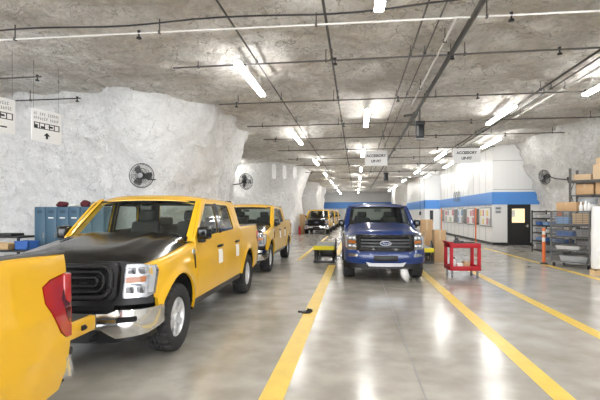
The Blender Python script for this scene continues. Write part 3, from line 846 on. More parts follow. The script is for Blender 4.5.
# second block further along the same side
bm = B(); box2(bm, (6.3, 40, 0), (14, 40.15, 5.8)); box2(bm, (6.3, 40.15, 0), (6.45, 53.5, 5.8))
w2 = structure(obj('wall_right_back', bm, M['white_wall']))
bm = B(); box2(bm, (6.24, 39.94, 2.05), (14, 40, 2.85)); box2(bm, (6.24, 39.94, 2.05), (6.3, 53.5, 2.85)); structure(obj('trim_3', bm, M['band']))
bm = B(); box2(bm, (6.75, 39.97, .9), (7.05, 40, 1.9)); structure(obj('window_2', bm, M['darkglass']))

# office door
dx0, dx1 = 7.76, 8.76
door = bpy.data.objects.new('door_1', None); C.objects.link(door); door.location = (0, 0, 0); structure(door)
bm = B()
box2(bm, (dx0-.05, OY-.05, 0), (dx0, OY, 2.12)); box2(bm, (dx1, OY-.05, 0), (dx1+.05, OY, 2.12)); box2(bm, (dx0-.05, OY-.05, 2.07), (dx1+.05, OY, 2.14))
obj('door_frame', bm, M['black'], door)
lm = panel([(dx0, .01), (dx1, .01), (dx1, 2.07), (dx0, 2.07)], lambda u, v: (u, OY-.03, v), [[(dx0+.16, 1.17), (dx1-.22, 1.17), (dx1-.22, 1.88), (dx0+.16, 1.88)]], .4, .4, (0, .028, 0))
obj('door_leaf', lm, M['black'], door)
bm = B(); box2(bm, (dx0+.16, OY-.012, 1.17), (dx1-.22, OY-.006, 1.88))
pn = obj('door_pane', bm, M['lit'], door)
bm = B(); box2(bm, (dx0+.17, OY-.016, 1.45), (dx0+.32, OY-.013, 1.82)); obj('posted_sheet', bm, M['paper'], door)
bm = B(); tube(bm, [(dx1-.09, OY-.03, 1.0), (dx1-.09, OY-.08, 1.0), (dx1-.22, OY-.08, 1.0)], .014, 8); box2(bm, (dx1-.13, OY-.04, .93), (dx1-.05, OY-.03, 1.07), .005)
obj('door_handle', bm, M['chrome'], door)
# little wall signs by the door
def wall_sign(name, label, x0, x1, z0, z1, m, lines):
    bm = B(); box2(bm, (x0, OY-.02, z0), (x1, OY-.002, z1), .004)
    o = tag(obj(name, bm, m), label, 'sign')
    b = B()
    for i in range(lines):
        z = z1-(i+.6)*(z1-z0)/(lines+.2)
        box2(b, (x0+.04, OY-.024, z-.018), (x1-.04, OY-.0195, z+.018))
    obj('print', b, M['ink'] if m is not M['locker'] else M['paper'], o)
    return o
wall_sign('wall_sign', 'small blue-grey sign on white wall left of black door, upper one', 7.12, 7.40, 1.83, 1.98, M['grey_sheet'], 1)
wall_sign('wall_sign', 'small blue-grey sign on white wall left of black door, lower one', 7.12, 7.40, 1.64, 1.79, M['grey_sheet'], 1)
wall_sign('wall_sign', 'dark notice right of the black door, upper one', 8.86, 9.0, 1.46, 1.76, M['grey_sheet'], 3)
wall_sign('wall_sign', 'dark notice right of the black door, lower one', 8.86, 9.0, 1.06, 1.34, M['grey_sheet'], 3)

# windows and notice boards on long office wall: (y0, y1, kind)
def on_wall(name, y0, y1, z0, z1, m, d0=0.0, d1=.03, parent=None):
    bm = B(); box2(bm, (OX-d1, y0, z0), (OX-d0, y1, z1), .004 if d1-d0 > .02 else 0)
    return obj(name, bm, m, parent)
Z0, Z1 = .98, 1.92
nwin = 3
wlist = [(25.15, 25.95), (27.9, 28.7), (30.3, 31.2), (34.7, 35.7)]
for k, (a, b) in enumerate(wlist):
    f = structure(on_wall('window_%d' % (nwin+k), a-.06, b+.06, Z0-.06, Z1+.06, M['white'], 0, .03))
    on_wall('window_pane', a, b, Z0, Z1, M['darkglass'], .031, .036, f)
boards = [(23.05, 24.95, ['white', 'yel_sheet', 'paper', 'pink', 'yel_sheet', 'grey_sheet', 'pink', 'paper', 'yel_sheet', 'paper'], 'nearest the corner post'),
          (26.1, 27.75, ['pink', 'pink', 'paper', 'pink', 'paper', 'pink'], 'second from the corner, with pink sheets'),
          (28.85, 30.2, ['blue_sheet', 'paper', 'blue_sheet', 'grey_sheet', 'paper', 'blue_sheet'], 'third from the corner, with blue sheets'),
          (31.4, 34.4, ['pink', 'paper', 'grey_sheet', 'pink', 'paper', 'green_sheet', 'paper', 'grey_sheet'], 'farthest from the corner, the longest one')]
cname = {'white': 'white', 'yel_sheet': 'yellow', 'paper': 'white', 'pink': 'pink', 'grey_sheet': 'grey', 'blue_sheet': 'blue', 'green_sheet': 'green'}
for bi, (a, b, cols, wh) in enumerate(boards):
    t = on_wall('notice_board', a, b, Z0, Z1, M['paper'], 0, .03)
    tag(t, 'white notice board on the office wall, ' + wh, 'notice board', 'notice boards along the office wall')
    fr = B()
    for (y0, y1, z0, z1) in ((a-.04, a, Z0-.04, Z1+.04), (b, b+.04, Z0-.04, Z1+.04), (a, b, Z0-.04, Z0), (a, b, Z1, Z1+.04)): box2(fr, (OX-.045, y0, z0), (OX, y1, z1))
    obj('board_frame', fr, M['grey'], t)
    n = len(cols)//2
    for i, cn in enumerate(cols):
        r, c = divmod(i, n); w = (b-a)/n
        rz0 = Z0+.06+(1-r)*.45; h = random.uniform(.30, .40)
        y0 = a+c*w+random.uniform(.03, .08); y1 = min(b-.02, y0+w*random.uniform(.62, .8))
        p = on_wall('posted_notice', y0, y1, rz0, rz0+h, M[cn], .031, .036)
        pos = ['first', 'second', 'third', 'fourth', 'fifth'][c]+' '+('upper' if r == 0 else 'lower')
        tag(p, '%s paper, %s on the notice board %s' % (cname[cn], pos, wh.split(',')[0]), 'notice', 'papers pinned to the notice boards')
# grey sign with hanging loops on the bright upper office wall
s_ = on_wall('cable_hanger', 30.0, 30.8, 3.05, 3.5, M['paper'], 0, .04)
tag(s_, 'grey panel with three drooping cable loops high on the office wall', 'cable hanger')
bm = B()
for k in range(3):
    y = 29.6+k*.65
    tube(bm, [(OX-.09, y+.22*math.cos(t), 2.78+.34*math.sin(t)) for t in [PI*.9-i*PI*1.8/12-0 for i in range(-1, 13)]], .018, 6)
obj('cable_loop', bm, M['steel'], s_)

# ------------------------------------------------------------------ ceiling lights
def make_light():
    root = empty('ceiling_light', '', 'ceiling light', group='strip lights under the mine ceiling')
    bm = B(); box2(bm, (-.064, -1.28, .03), (.064, 1.28, .08), .01)
    for y in (-.9, .9): tube(bm, [(0, y, .08), (0, y, .50)], .008, 6)
    obj('housing', bm, M['white'], root)
    bm = B(); box2(bm, (-.075, -1.25, -.03), (.075, 1.25, .034), .02)
    obj('diffuser', bm, M['tube'], root)
    return root
ORD = ['nearest', 'second', 'third', 'fourth', 'fifth', 'sixth', 'seventh', 'eighth', 'ninth']
rows = [(-2.50, [9.9, 18.0, 26.4, 34.6, 43.2, 52.2, 61.0, 68.5], 'above the yellow pickups', [1.6, -6.5]),
        (.36, [5.45, 14.4, 22.8, 31.2, 39.0, 48.0, 57.0, 66.0], 'in the middle row above the blue pickup', [-2.4, -9]),
        (4.68, [14.5, 24.4, 33.4, 42.4, 51.4, 60.4], 'in the row above the red cart', [5.4, -3.6]),
        (6.12, [20.3, 29.2, 37.8], 'in the row along the white office', [11.0, 2.0])]
LP = make_light(); first = True
for x, ys, wh, behind in rows:
    for i, y in enumerate(ys):
        o = LP if first else copy_tree(LP); first = False
        o.location = (x, y, 4.84); o['label'] = 'lit white strip light, the %s one %s' % (ORD[i], wh)
    for q, y in enumerate(behind):
        o = copy_tree(LP); o.location = (x, y, 4.84); o['label'] = 'unseen strip light out of frame, %s, %s' % (wh, ['nearer', 'farther'][q])  # unseen lamps carrying the rows on, to keep the hall evenly lit
for (x, y, rz, lb) in ((-8.9, 28.2, PI/2, 'strip light hung crosswise in the gap behind the left pillar'),
                       (-9.0, 7.0, 0, 'unseen strip light added on the far left above the workbench'), (-9.0, 0.0, 0, 'unseen strip light added on the far left nearer the camera'),  # both added out of frame to brighten the left rock wall
                       (9.0, 3.5, 0, 'unseen strip light added on the far right nearer than the racks'),(-12.5, 42, PI/2, 'unseen strip light in the second gap on the left'), (11, 66, 0, 'unseen strip light in the far right bay')):  # unseen lamps; the far right one is added to brighten the rock wall
    o = copy_tree(LP); o.location = (x, y, 4.84); o.rotation_euler = (0, 0, rz); o['label'] = lb

# ------------------------------------------------------------------ pipes and conduits
def pipe_run(label, y, x0, x1, z, r, m, heads=(), sag=0.0, dy=0.0, group='sprinkler pipes across the ceiling'):
    bm = B(); n = 24
    tube(bm, [(x0+(x1-x0)*i/n, y+dy*i/n, z+sag*noise.noise(Vector((i*.45, y, 0)))) for i in range(n+1)], r, 8)
    o = tag(obj('ceiling_pipe', bm, m), label, 'pipe', group)
    for hx in heads:
        b = B(); yy = y+dy*(hx-x0)/(x1-x0)
        tube(b, [(hx, yy, z), (hx, yy, z-.06)], .016, 8)
        lathe_closed(b, [(.02, -.06), (.045, -.075), (.05, -.10), (.015, -.105)], c=(hx, yy, z), seg=10)
        tube(b, [(hx, yy, z), (hx, yy, z+.05)], .03, 8)
        obj('sprinkler_head', b, M['black'], o)
    for hx in [x0+.6+k*2.9 for k in range(int((x1-x0)/2.9)+1)]:
        if hx > x1: continue
        b = B(); yy = y+dy*(hx-x0)/(x1-x0)
        tube(b, [(hx, yy, z), (hx, yy, 5.28)], .012, 6)
        box2(b, (hx-.02, yy-r-.012, z-r-.008), (hx+.02, yy+r+.012, z+r+.008))
        obj('pipe_hanger', b, M['pipe'], o)
    return o
ys = [9.15, 12.4, 15.75, 18.6, 22.1, 25.6, 29.1, 34.2, 40.5]
for i, y in enumerate(ys):
    hd = [-.45, 2.0, 4.1] if i % 2 == 0 else [-3.6, 1.2, 3.4, 6.2]
    pipe_run('dark sprinkler pipe across the ceiling, the %s of these pipes' % ORD[i], y, -4.15, 11 if y < 22 else 6.9, 4.98, .020, M['pipe'], hd)
for i, (y, x0, x1) in enumerate(((9.3, -13, -7.6), (11.2, -13, -7.9))):
    pipe_run('dark sprinkler pipe at far left ending above the %s' % ('hanging signs' if i == 0 else 'pillar edge'), y, x0, x1, 4.98, .020, M['pipe'], [x1-.1], group='sprinkler pipes on the far left')
pipe_run('white pipe across the ceiling closest to the camera', 7.2, -10, 11, 5.0, .019, M['whitepipe'], [-4, 2.6, 6], dy=.5, group='white pipes')
bm = B(); n = 60
tube(bm, [(-12+24*i/n, 6.95+.2*noise.noise(Vector((i*.15, 2, 0))), 5.0+.10*noise.noise(Vector((i*.13, 0, 5)))) for i in range(n+1)], .015, 6)
tag(obj('ceiling_cable', bm, M['black']), 'black drooping cable strung across the ceiling in the foreground', 'cable')
def lane_run(label, x, y0, y1, z, r, m, name='ceiling_conduit', wob=0.0, group='conduits along the ceiling'):
    bm = B(); n = 40
    tube(bm, [(x+wob*noise.noise(Vector((i*.3, x, 0))), y0+(y1-y0)*i/n, z) for i in range(n+1)], r, 8)
    o = tag(obj(name, bm, m), label, 'pipe', group)
    y = y0+1
    while y < min(y1, 28):
        b = B(); tube(b, [(x, y, z), (x, y, 5.25)], .010, 6); box2(b, (x-r-.012, y-.02, z-r-.008), (x+r+.012, y+.02, z+r+.008)); y += 3.1
        obj('conduit_clamp', b, M['pipe'], o)
thick = lane_run('thick dark pipe running along the lane right of the middle light row', 1.98, 2, 14.6, 5.0, .052, M['pipe'], 'ceiling_pipe')
lane_run('grey steel pipe continuing the thick dark pipe towards the back', 1.98, 15.2, 60, 5.03, .05, M['greypipe'], 'ceiling_pipe')
lane_run('white conduit just left of the thick dark pipe', 1.70, 7.4, 13.2, 4.98, .024, M['whitepipe'])
lane_run('thin grey conduit left of the white conduit', 1.15, 2, 40, 5.04, .018, M['greypipe'])
lane_run('thin grey conduit close beside the white conduit', 1.45, 2, 40, 5.06, .016, M['greypipe'])
lane_run('dark conduit along the ceiling left of the middle light row', -.52, 2, 60, 5.03, .024, M['pipe'])
lane_run('thin dark conduit along the ceiling above the left light row', -2.2, 2, 45, 5.05, .018, M['pipe'])
lane_run('dark conduit along the ceiling above the red cart, left of its pair', 4.98, 5, 40, 5.02, .026, M['pipe'])
lane_run('grey conduit along the ceiling above the red cart, right of its pair', 5.25, 5, 40, 5.04, .022, M['greypipe'])
lane_run('pale conduit on the ceiling near the office row of lights', 5.6, 5, 30, 5.05, .02, M['whitepipe'])
# valve at the end of the thick pipe
bm = B(); tube(bm, [(1.98, 14.5, 5.0), (1.98, 15.3, 5.0)], .085, 10); tube(bm, [(1.98, 14.9, 5.0), (1.98, 14.9, 4.78)], .05, 8)
lathe_closed(bm, [(.02, -.30), (.14, -.30), (.14, -.275), (.02, -.27)], c=(1.98, 14.9, 5.0), seg=14); tube(bm, [(1.98, 14.6, 5.0), (1.6, 14.6, 4.95)], .04, 8)
obj('hanging_valve', bm, M['pipe'], thick, label='dark valve with handwheel')
# hanging hoist box
def hoist(x, y, zt_, w, h, label, cord):
    root = empty('hanging_hoist', label, 'hoist', (x, y, zt_-h))
    bm = B(); box2(bm, (-w/2, -.12, .08), (w/2, .12, h-.06), .03); box2(bm, (-w/2-.02, -.14, h-.12), (w/2+.02, .14, h), .02)
    tube(bm, [(0, 0, h), (0, 0, h+5.2-zt_)], .02, 8); obj('hoist_body', bm, M['plastic'], root)
    bm = B(); box2(bm, (-w/2-.01, -.13, 0), (w/2+.01, .13, .06), .015); obj('hoist_base', bm, M['grey'], root)
    bm = B(); box2(bm, (-w/2+.03, -.135, .12), (-w/2+.07, -.115, h-.16)); obj('hoist_stripe', bm, M['steel'], root)
    if cord:
        bm = B(); tube(bm, [(0, 0, .02), (0, 0, -cord*.5), (.01, 0, -cord)], .006, 6); lathe_closed(bm, [(.01, 0), (.035, -.03), (.03, -.12), (.01, -.14)], c=(.01, 0, -cord), seg=10)
        obj('pull_cord', bm, M['black'], root)
hoist(2.05, 14.0, 4.62, .26, .60, 'black hoist box hanging by the thick pipe end with a long cord', 2.3)
hoist(2.05, 29.5, 4.45, .30, .62, 'small distant black hoist box hanging over the middle of the hall', 0)

# ------------------------------------------------------------------ hanging signs
def hang_sign(label, p, w, h, rz, lines, group=None, draw=False, zc=4.9):
    """p: bottom centre"""
    root = empty('hanging_sign', label, 'sign', p, rz, group)
    bm = B(); box2(bm, (-w/2, -.012, 0), (w/2, .012, h), .004); obj('sign_panel', bm, M['white'], root)
    bm = B()
    for x in (-w*.42, w*.42): tube(bm, [(x, 0, h), (x, 0, 5.22-p[2])], .003, 5)
    obj('sign_wire', bm, M['black'], root)
    bm = B()
    for s, size, z, sc in lines:
        t = text_bm(s, size, .002, bold=.006); xf(t, Matrix.Translation((0, -.0135, z)) @ Matrix.Rotation(PI/2, 4, 'X') @ Matrix.Diagonal((sc, 1, 1, 1))); merge(bm, t)
    if draw:
        y0, y1 = -.0155, -.012
        for z in (h*.40, h*.57): box2(bm, (-w*.42, y0, z), (w*.42, y1, z+.018))
        for k in range(6): box2(bm, (-w*.42+k*w*.164, y0, h*.40), (-w*.42+k*w*.164+.022, y1, h*.59))
        box2(bm, (-w*.42, y0, h*.42), (-w*.30, y1, h*.52)); box2(bm, (w*.06, y0, h*.47), (w*.2, y1, h*.53)); box2(bm, (-w*.2, y0, h*.43), (-w*.06, y1, h*.49))
        if draw == 2:
            box2(bm, (-.028, y0, h*.11), (.028, y1, h*.22))
            v = [bm.verts.new(q) for q in ((-.085, y0, h*.20), (.085, y0, h*.20), (0, y0, h*.31))]; bm.faces.new(v)
        else:
            box2(bm, (.06, y0, h*.16), (.20, y1, h*.2))
    obj('sign_lettering', bm, M['ink'], root)
    return root
AC = lambda w, h: [('ACCESSORY', h*.225, h*.62, .95), ('UP-FIT', h*.225, h*.28, .95)]
hang_sign('white hanging sign with two dark words above the blue pickup', (1.0, 21.4, 4.03), 1.11, .76, .0, AC(1.22, .8), 'accessory signs')
hang_sign('pale hanging sign with two dark words in front of the white office', (4.84, 19.35, 3.87), 1.16, .64, .0, AC(1.22, .72), 'accessory signs')
def glyphs(h, z, size, n, seed):
    rnd = random.Random(seed); out = []
    return [(n, size, z, 1)]
def left_sign(label, p, rz, mode, seed):
    w, h = .76, .76
    root = hang_sign(label, p, w, h, rz, [], 'bay signs by the left pillar', mode)
    rnd = random.Random(seed); bm = B()
    for z in (h*.86, h*.72):           # two rows of small characters, too blurred in the photo to read
        x = -w*.42
        while x < w*.40:
            cw = rnd.choice((.030, .036, .042))
            if rnd.random() > .16:
                box2(bm, (x, -.0155, z-.032), (x+.010, -.012, z+.032))
                for zz in rnd.sample((-.027, 0, .027), 2): box2(bm, (x, -.0155, z+zz-.006), (x+cw*.75, -.012, z+zz+.006))
            x += cw+.012
    obj('sign_small_print', bm, M['grey'], root)
left_sign('white hanging sign with an up arrow and a line drawing, beside the left pillar', (-7.34, 9.16, 3.34), math.radians(75), 2, 3)
left_sign('white hanging sign cut by the left picture edge', (-7.55, 7.98, 3.38), math.radians(75), 1, 8)

# ------------------------------------------------------------------ wall fans
def make_fan(label, p, rz, tilt, arm, R=.34):
    """faces -y before turning"""
    root = empty('wall_fan', label, 'fan', p, rz, 'round cage fans on the rock walls'); root.rotation_euler = (tilt, 0, rz)
    bm = B()
    for rr, yy in ((R, 0), (R*.93, -.075), (R*.93, .075), (R*.6, -.10), (R*.6, .10), (R*.22, -.105)):
        tube(bm, [(rr*math.cos(2*PI*k/32), yy, rr*math.sin(2*PI*k/32)) for k in range(33)], .010 if rr == R else .004, 5, False)
    for k in range(44):
        a = 2*PI*k/44; c, s = math.cos(a), math.sin(a)
        for sg in (-1, 1):
            tube(bm, [(R*c, 0, R*s), (R*.93*c, sg*.075, R*.93*s), (R*.6*c, sg*.10, R*.6*s), (R*.12*c, sg*.105, R*.12*s)], .0034, 4)
    obj('cage', bm, M['black'], root)
    bm = B(); lathe_closed(bm, [(.02, -.115), (.07, -.112), (.075, -.10), (.02, -.095)], axis='y', seg=16); obj('cage_badge', bm, M['grey'], root)
    bm = B()
    for k in range(3):
        vs = []
        for r, wd in ((.05, .05), (.14, .10), (.25, .13), (R*.86, .09)):
            a0 = 2*PI*k/3
            for t in (-1, 1):
                a = a0+t*wd/r*.8 if r > .1 else a0+t*.6
                vs.append(bm.verts.new((r*math.cos(a), t*.03, r*math.sin(a))))
        for i in range(3): bm.faces.new((vs[2*i], vs[2*i+1], vs[2*i+3], vs[2*i+2]))
    r = bmesh.ops.solidify(bm, geom=bm.faces[:], thickness=.004)
    obj('fan_blade', bm, M['steel'], root)
    bm = B(); lathe_closed(bm, [(.03, -.05), (.08, -.03), (.09, .06), (.085, .20), (.05, .23)], axis='y', seg=18); obj('motor', bm, M['black'], root)
    inv = (Matrix.Rotation(rz, 3, 'Z') @ Matrix.Rotation(tilt, 3, 'X')).inverted()
    q = inv @ Vector(arm)
    bm = B(); tube(bm, [(0, .18, 0), (q.x*.3, .18+(q.y-.18)*.3, q.z*.3-.06), (q.x, q.y, q.z)], .022, 8)
    vs = box(bm, (0, 0, 0), (.16, .05, .24), Matrix.Rotation(math.atan2(arm[1], arm[0])-PI/2-rz, 3, 'Z'), .01); bmesh.ops.translate(bm, vec=q, verts=vs)
    obj('wall_bracket', bm, M['black'], root)
make_fan('round black cage fan facing forward on the nearest white pillar, above the large yellow pickup', (-5.86, 10.9, 2.69), math.radians(10), .0, (-.20, 1.35, .0), .335)
make_fan('round grey cage fan seen at an angle beside the rear edge of the nearest pillar', (-4.62, 17.35, 3.0), math.radians(52), .0, (-.75, .25, -.12), .34)
make_fan('dark cage fan tilted on the right rock wall above the wire racks', (7.62, 18.3, 3.12), math.radians(-80), .25, (1.05, .25, -.1), .30)

# ------------------------------------------------------------------ left background: lockers and bench
LY = 11.3
for k in range(6):
    x = -9.46+k*.37
    root = empty('locker', 'tall blue steel locker behind the black-hooded pickup, %s from the left of the row' % ORD[k].replace('nearest', 'first'), 'locker', (x, LY, 0), 0, 'blue lockers in a row by the left pillar')
    bm = B(); box2(bm, (.003, .02, 0), (.367, .48, 1.84), .004); obj('locker_body', bm, M['locker'], root)
    bm = B(); box2(bm, (.015, 0, .08), (.355, .022, 1.82), .004)
    d = obj('locker_door', bm, M['locker'], root)
    b = B()
    for z in (1.66, 1.69, 1.72, .30, .33, .36): box2(b, (.10, -.003, z), (.27, .0, z+.012))
    obj('louver', b, M['dark'], d)
    b = B(); box2(b, (.29, -.018, .92), (.325, .0, 1.08), .004); obj('latch', b, M['steel'], d)
    if k in (1, 2, 3):
        b = B(); box2(b, (.09, -.005, 1.50), (.26, .0, 1.535)); obj('name_card', b, M['paper'], d)
def lump(name, label, cat, p, s, m, seed, sub=3, amp=.25, group=None):
    bm = B(); bmesh.ops.create_icosphere(bm, subdivisions=sub, radius=1)
    for v in bm.verts:
        n = v.co.copy(); k = 1+amp*noise.noise(n*1.6+Vector((seed, 0, 0)))+amp*.4*noise.noise(n*4+Vector((seed, 3, 0)))
        v.co = n*k; v.co.z = max(v.co.z, -.72)
        v.co.x *= s[0]; v.co.y *= s[1]; v.co.z *= s[2]
    z0 = min(v.co.z for v in bm.verts)
    for v in bm.verts: v.co.z -= z0
    return tag(obj(name, bm, m, loc=p), label, cat, group)
lump('bag', 'dark maroon and black bag on the lockers, leftmost', 'bag', (-8.72, LY+.25, 1.841), (.18, .16, .10), M['maroon'], 2)
lump('bundled_cloth', 'white crumpled cloth on top of the blue lockers', 'cloth', (-8.33, LY+.22, 1.841), (.15, .16, .06), M['paper'], 5)
lump('bag', 'maroon bag on the lockers right of the white cloth', 'bag', (-7.97, LY+.25, 1.841), (.15, .15, .12), M['maroon'], 9)
lump('cap', 'small grey-green cap on the lockers, rightmost of the things there', 'cap', (-7.68, LY+.22, 1.841), (.10, .12, .09), M['grey'], 12)

def table(name, label, x0, x1, y0, y1, h, m, mleg):
    root = empty(name, label, 'workbench', ((x0+x1)/2, (y0+y1)/2, 0))
    w, d = (x1-x0)/2, (y1-y0)/2
    bm = B(); box2(bm, (-w, -d, h-.05), (w, d, h), .008); obj('bench_top', bm, m, root)
    for sx in (-1, 1):
        for sy in (-1, 1):
            bm = B(); box2(bm, (sx*(w-.08), sy*(d-.08), 0), (sx*(w-.02), sy*(d-.02), h-.05)); obj('leg', bm, mleg, root)
    bm = B(); box2(bm, (-w+.04, -d+.04, .25), (w-.04, d-.04, .28)); obj('lower_shelf', bm, mleg, root)
    return root
table('workbench', 'black workbench left of the blue lockers, seen over the bed of the nearest pickup', -12.4, -9.66, 10.95, 11.75, .98, M['black'], M['black'])
bm = B(); box2(bm, (-10.6, 11.0, .981), (-9.95, 11.5, 1.06), .01); tag(obj('tool_case', bm, M['black']), 'flat black case lying on the workbench', 'case')
def crate(name, label, cat, p, s, m, rz=0, slats=True):
    root = empty(name, label, cat, p, rz)
    bm = B(); t = .02; x, y, z = s[0]/2, s[1]/2, s[2]
    box2(bm, (-x, -y, 0), (x, y, t)); box2(bm, (-x, -y, 0), (-x+t, y, z)); box2(bm, (x-t, -y, 0), (x, y, z)); box2(bm, (-x, -y, 0), (x, -y+t, z)); box2(bm, (-x, y-t, 0), (x, y, z))
    obj('crate_body', bm, m, root)
    bm = B(); box2(bm, (-x-.012, -y-.012, z-.035), (x+.012, -y+.004, z)); box2(bm, (-x-.012, y-.004, z-.035), (x+.012, y+.012, z)); box2(bm, (-x-.012, -y, z-.035), (-x+.004, y, z)); box2(bm, (x-.004, -y, z-.035), (x+.012, y, z))
    obj('crate_rim', bm, m, root)
    return root
# a lower stand in front with a wooden crate, bin and tools
table('work_stand', 'low black stand in front of the workbench holding a wooden crate and a blue bin', -10.5, -8.55, 10.1, 10.7, .66, M['black'], M['black'])
crate('wooden_crate', 'pale plywood crate on the low stand at the left edge', 'crate', (-9.75, 10.4, .661), (1.0, .5, .17), M['wood'])
crate('storage_bin', 'blue plastic bin beside the plywood crate left of the lockers', 'bin', (-8.92, 10.4, .661), (.40, .40, .24), M['bluebin'])

# ------------------------------------------------------------------ cardboard boxes
def carton(label, p, s, rz=0, m='card', group=None, tape_top=True):
    root = empty('cardboard_box', label, 'box', p, rz, group)
    x, y, z = s[0]/2, s[1]/2, s[2]
    bm = B(); box2(bm, (-x, -y, 0), (x, y, z), .008); obj('carton', bm, M[m], root)
    bm = B(); box2(bm, (-.03, -y-.002, z*.70), (.03, -y, z)); box2(bm, (-.03, -y-.002, z), (.03, y+.002, z+.002))
    obj('tape', bm, M['tape'], root)
    bm = B(); box2(bm, (-x, -.004, z-.001), (x, .004, z+.003)); obj('flap_seam', bm, M['tape'], root)
    return root
def drum_box(): pass
carton('tall brown cardboard box standing right of the blue pickup, the nearer one', (2.82, 14.95, 0), (.38, .40, 1.08), .05)
carton('tall brown cardboard box behind the nearer one, right of the blue pickup', (2.78, 17.3, 0), (.46, .46, 1.40), -.04)
bm = B(); vs = box(bm, (0, 0, 0), (.03, .5, .95), Matrix.Rotation(.12, 3, 'Y')); bmesh.ops.translate(bm, vec=(2.55, 16.55, .482), verts=vs)
tag(obj('cardboard_sheet', bm, M['cardlight']), 'flat cardboard piece leaning against the taller box behind', 'cardboard')

# ------------------------------------------------------------------ low work platforms
def platform(label, x, y, w, l, h, rz=0):
    root = empty('work_platform', label, 'platform', (x, y, 0), rz, 'low work platforms with yellow edges')
    bm = B(); box2(bm, (-w/2+.02, .04, h-.06), (w/2-.02, l-.04, h), .005)
    for k in range(22): box2(bm, (-w/2+.05, .10+k*(l-.2)/22, h), (w/2-.05, .13+k*(l-.2)/22, h+.006))
    obj('deck', bm, M['grey_sheet'], root)
    for nm, a, b in (('front_edge', (-w/2, -.03, h-.13), (w/2, .05, h+.006)), ('back_edge', (-w/2, l-.05, h-.13), (w/2, l, h+.006)), ('side_edge', (-w/2, .05, h-.1), (-w/2+.03, l-.05, h+.007)), ('side_edge', (w/2-.03, .05, h-.1), (w/2, l-.05, h+.007))):
        bm = B(); box2(bm, a, b, .006); obj(nm, bm, M['yellowsafe'] if nm != 'side_edge' else M['black'], root, label='yellow edge strip' if nm != 'side_edge' else 'black edge strip')
    bm = B()
    box2(bm, (-w/2, 0, 0), (w/2, .07, .07), .005); box2(bm, (-w/2, l-.07, 0), (w/2, l, .07), .005)
    box2(bm, (-w/2, .07, 0), (-w/2+.06, l-.07, .07)); box2(bm, (w/2-.06, .07, 0), (w/2, l-.07, .07))
    obj('base_frame', bm, M['black'], root)
    for sx in (-1, 1):
        for yy in (.06, l*.35, l*.65, l-.06):
            bm = B(); tube(bm, [(sx*(w/2-.05), yy, .05), (sx*(w/2-.05), yy, h-.06)], .024, 8); obj('leg', bm, M['black'], root)
        bm = B(); tube(bm, [(sx*(w/2-.05), .12, .07), (sx*(w/2-.05), l*.33, h-.1)], .016, 6); tube(bm, [(sx*(w/2-.05), l-.12, .07), (sx*(w/2-.05), l*.67, h-.1)], .016, 6)
        obj('brace', bm, M['black'], root)
    bm = B(); tube(bm, [(-w/2+.14, .03, .06), (-w/2+.14, .03, h-.1)], .02, 8); obj('leg', bm, M['black'], root)
    bm = B(); box2(bm, (-w/2+.22, .30, .22), (w/2-.05, l-.3, h-.09), .02); obj('under_box', bm, M['black'], root)
    bm = B()
    v = [(w/2+.0, .25, h-.10), (w/2+.0, .75, h-.10), (w/2, .65, h+.22), (w/2, .58, h+.22)]
    p = [bm.verts.new(q) for q in v]; q = [bm.verts.new((a[0]+.04, a[1], a[2])) for a in v]
    bm.faces.new(p[::-1]); bm.faces.new(q)
    for i in range(4): bm.faces.new((p[i], p[(i+1) % 4], q[(i+1) % 4], q[i]))
    obj('side_bracket', bm, M['black'], root)
    return root
platform('low work platform with yellow front edge left of the blue pickup', -1.06, 13.95, .70, 2.3, .56)
platform('low work platform with yellow front edge, mostly hidden right of the blue pickup', 2.22, 14.2, .62, 1.6, .50)

# ------------------------------------------------------------------ red cart
def red_cart(x, y, rz):
    root = empty('utility_cart', 'red plastic two-shelf utility cart standing right of the blue pickup', 'cart', (x, y, 0), rz)
    w, d = .385, .30
    for nm, z in (('top_tray', .80), ('bottom_tray', .22)):
        bm = B(); box2(bm, (-w, -d, z), (w, d, z+.03), .01)
        for a, b in (((-w, -d, z-.03), (w, -d+.03, z+.085)), ((-w, d-.03, z-.03), (w, d, z+.085)), ((-w, -d, z-.03), (-w+.03, d, z+.085)), ((w-.03, -d, z-.03), (w, d, z+.085))):
            box2(bm, a, b, .012)
        obj(nm, bm, M['redcart'], root)
    for sx in (-1, 1):
        for sy in (-1, 1):
            bm = B(); bx = .055 if sx < 0 else .05
            box2(bm, (sx*w, sy*d, .24), (sx*(w-.085), sy*(d-.07), .82), .018); obj('corner_post', bm, M['redcart'], root)
            bm = B(); px, py = sx*(w-.07), sy*(d-.06)
            box2(bm, (px-.022, py-.03, .10), (px+.022, py+.03, .21), .006); lathe_closed(bm, [(.03, -.02), (.055, -.016), (.0575, 0), (.055, .016), (.03, .02)], axis='x', seg=16, c=(px, py, .0575))
            obj('caster', bm, M['grey'], root)
    bm = B(); tube(bm, [(-w+.02, -d+.05, .86), (-w-.03, -d+.05, .91), (-w-.04, 0, .92), (-w-.03, d-.05, .91), (-w+.02, d-.05, .86)], .022, 8); obj('push_handle', bm, M['redcart'], root)
red_cart(2.74, 11.42, .06)
def on_cart(lx, ly): 
    c, s = math.cos(.06), math.sin(.06); return (2.74+lx*c-ly*s, 11.42+lx*s+ly*c)
x, y = on_cart(-.14, .02); bm = B(); box2(bm, (-.06, -.06, 0), (.06, .06, .12), .01); box2(bm, (-.035, -.045, .12), (.045, .045, .19), .012); tube(bm, [(-.02, 0, .19), (-.02, 0, .23)], .018, 8)
tag(obj('cordless_drill', bm, M['black'], loc=(x, y, .832)), 'upright black power tool on the red cart top', 'tool')
x, y = on_cart(.03, .03); bm = B(); box2(bm, (-.11, -.07, 0), (.11, .07, .075), .015); box2(bm, (-.07, -.04, .075), (.03, .04, .10), .012)
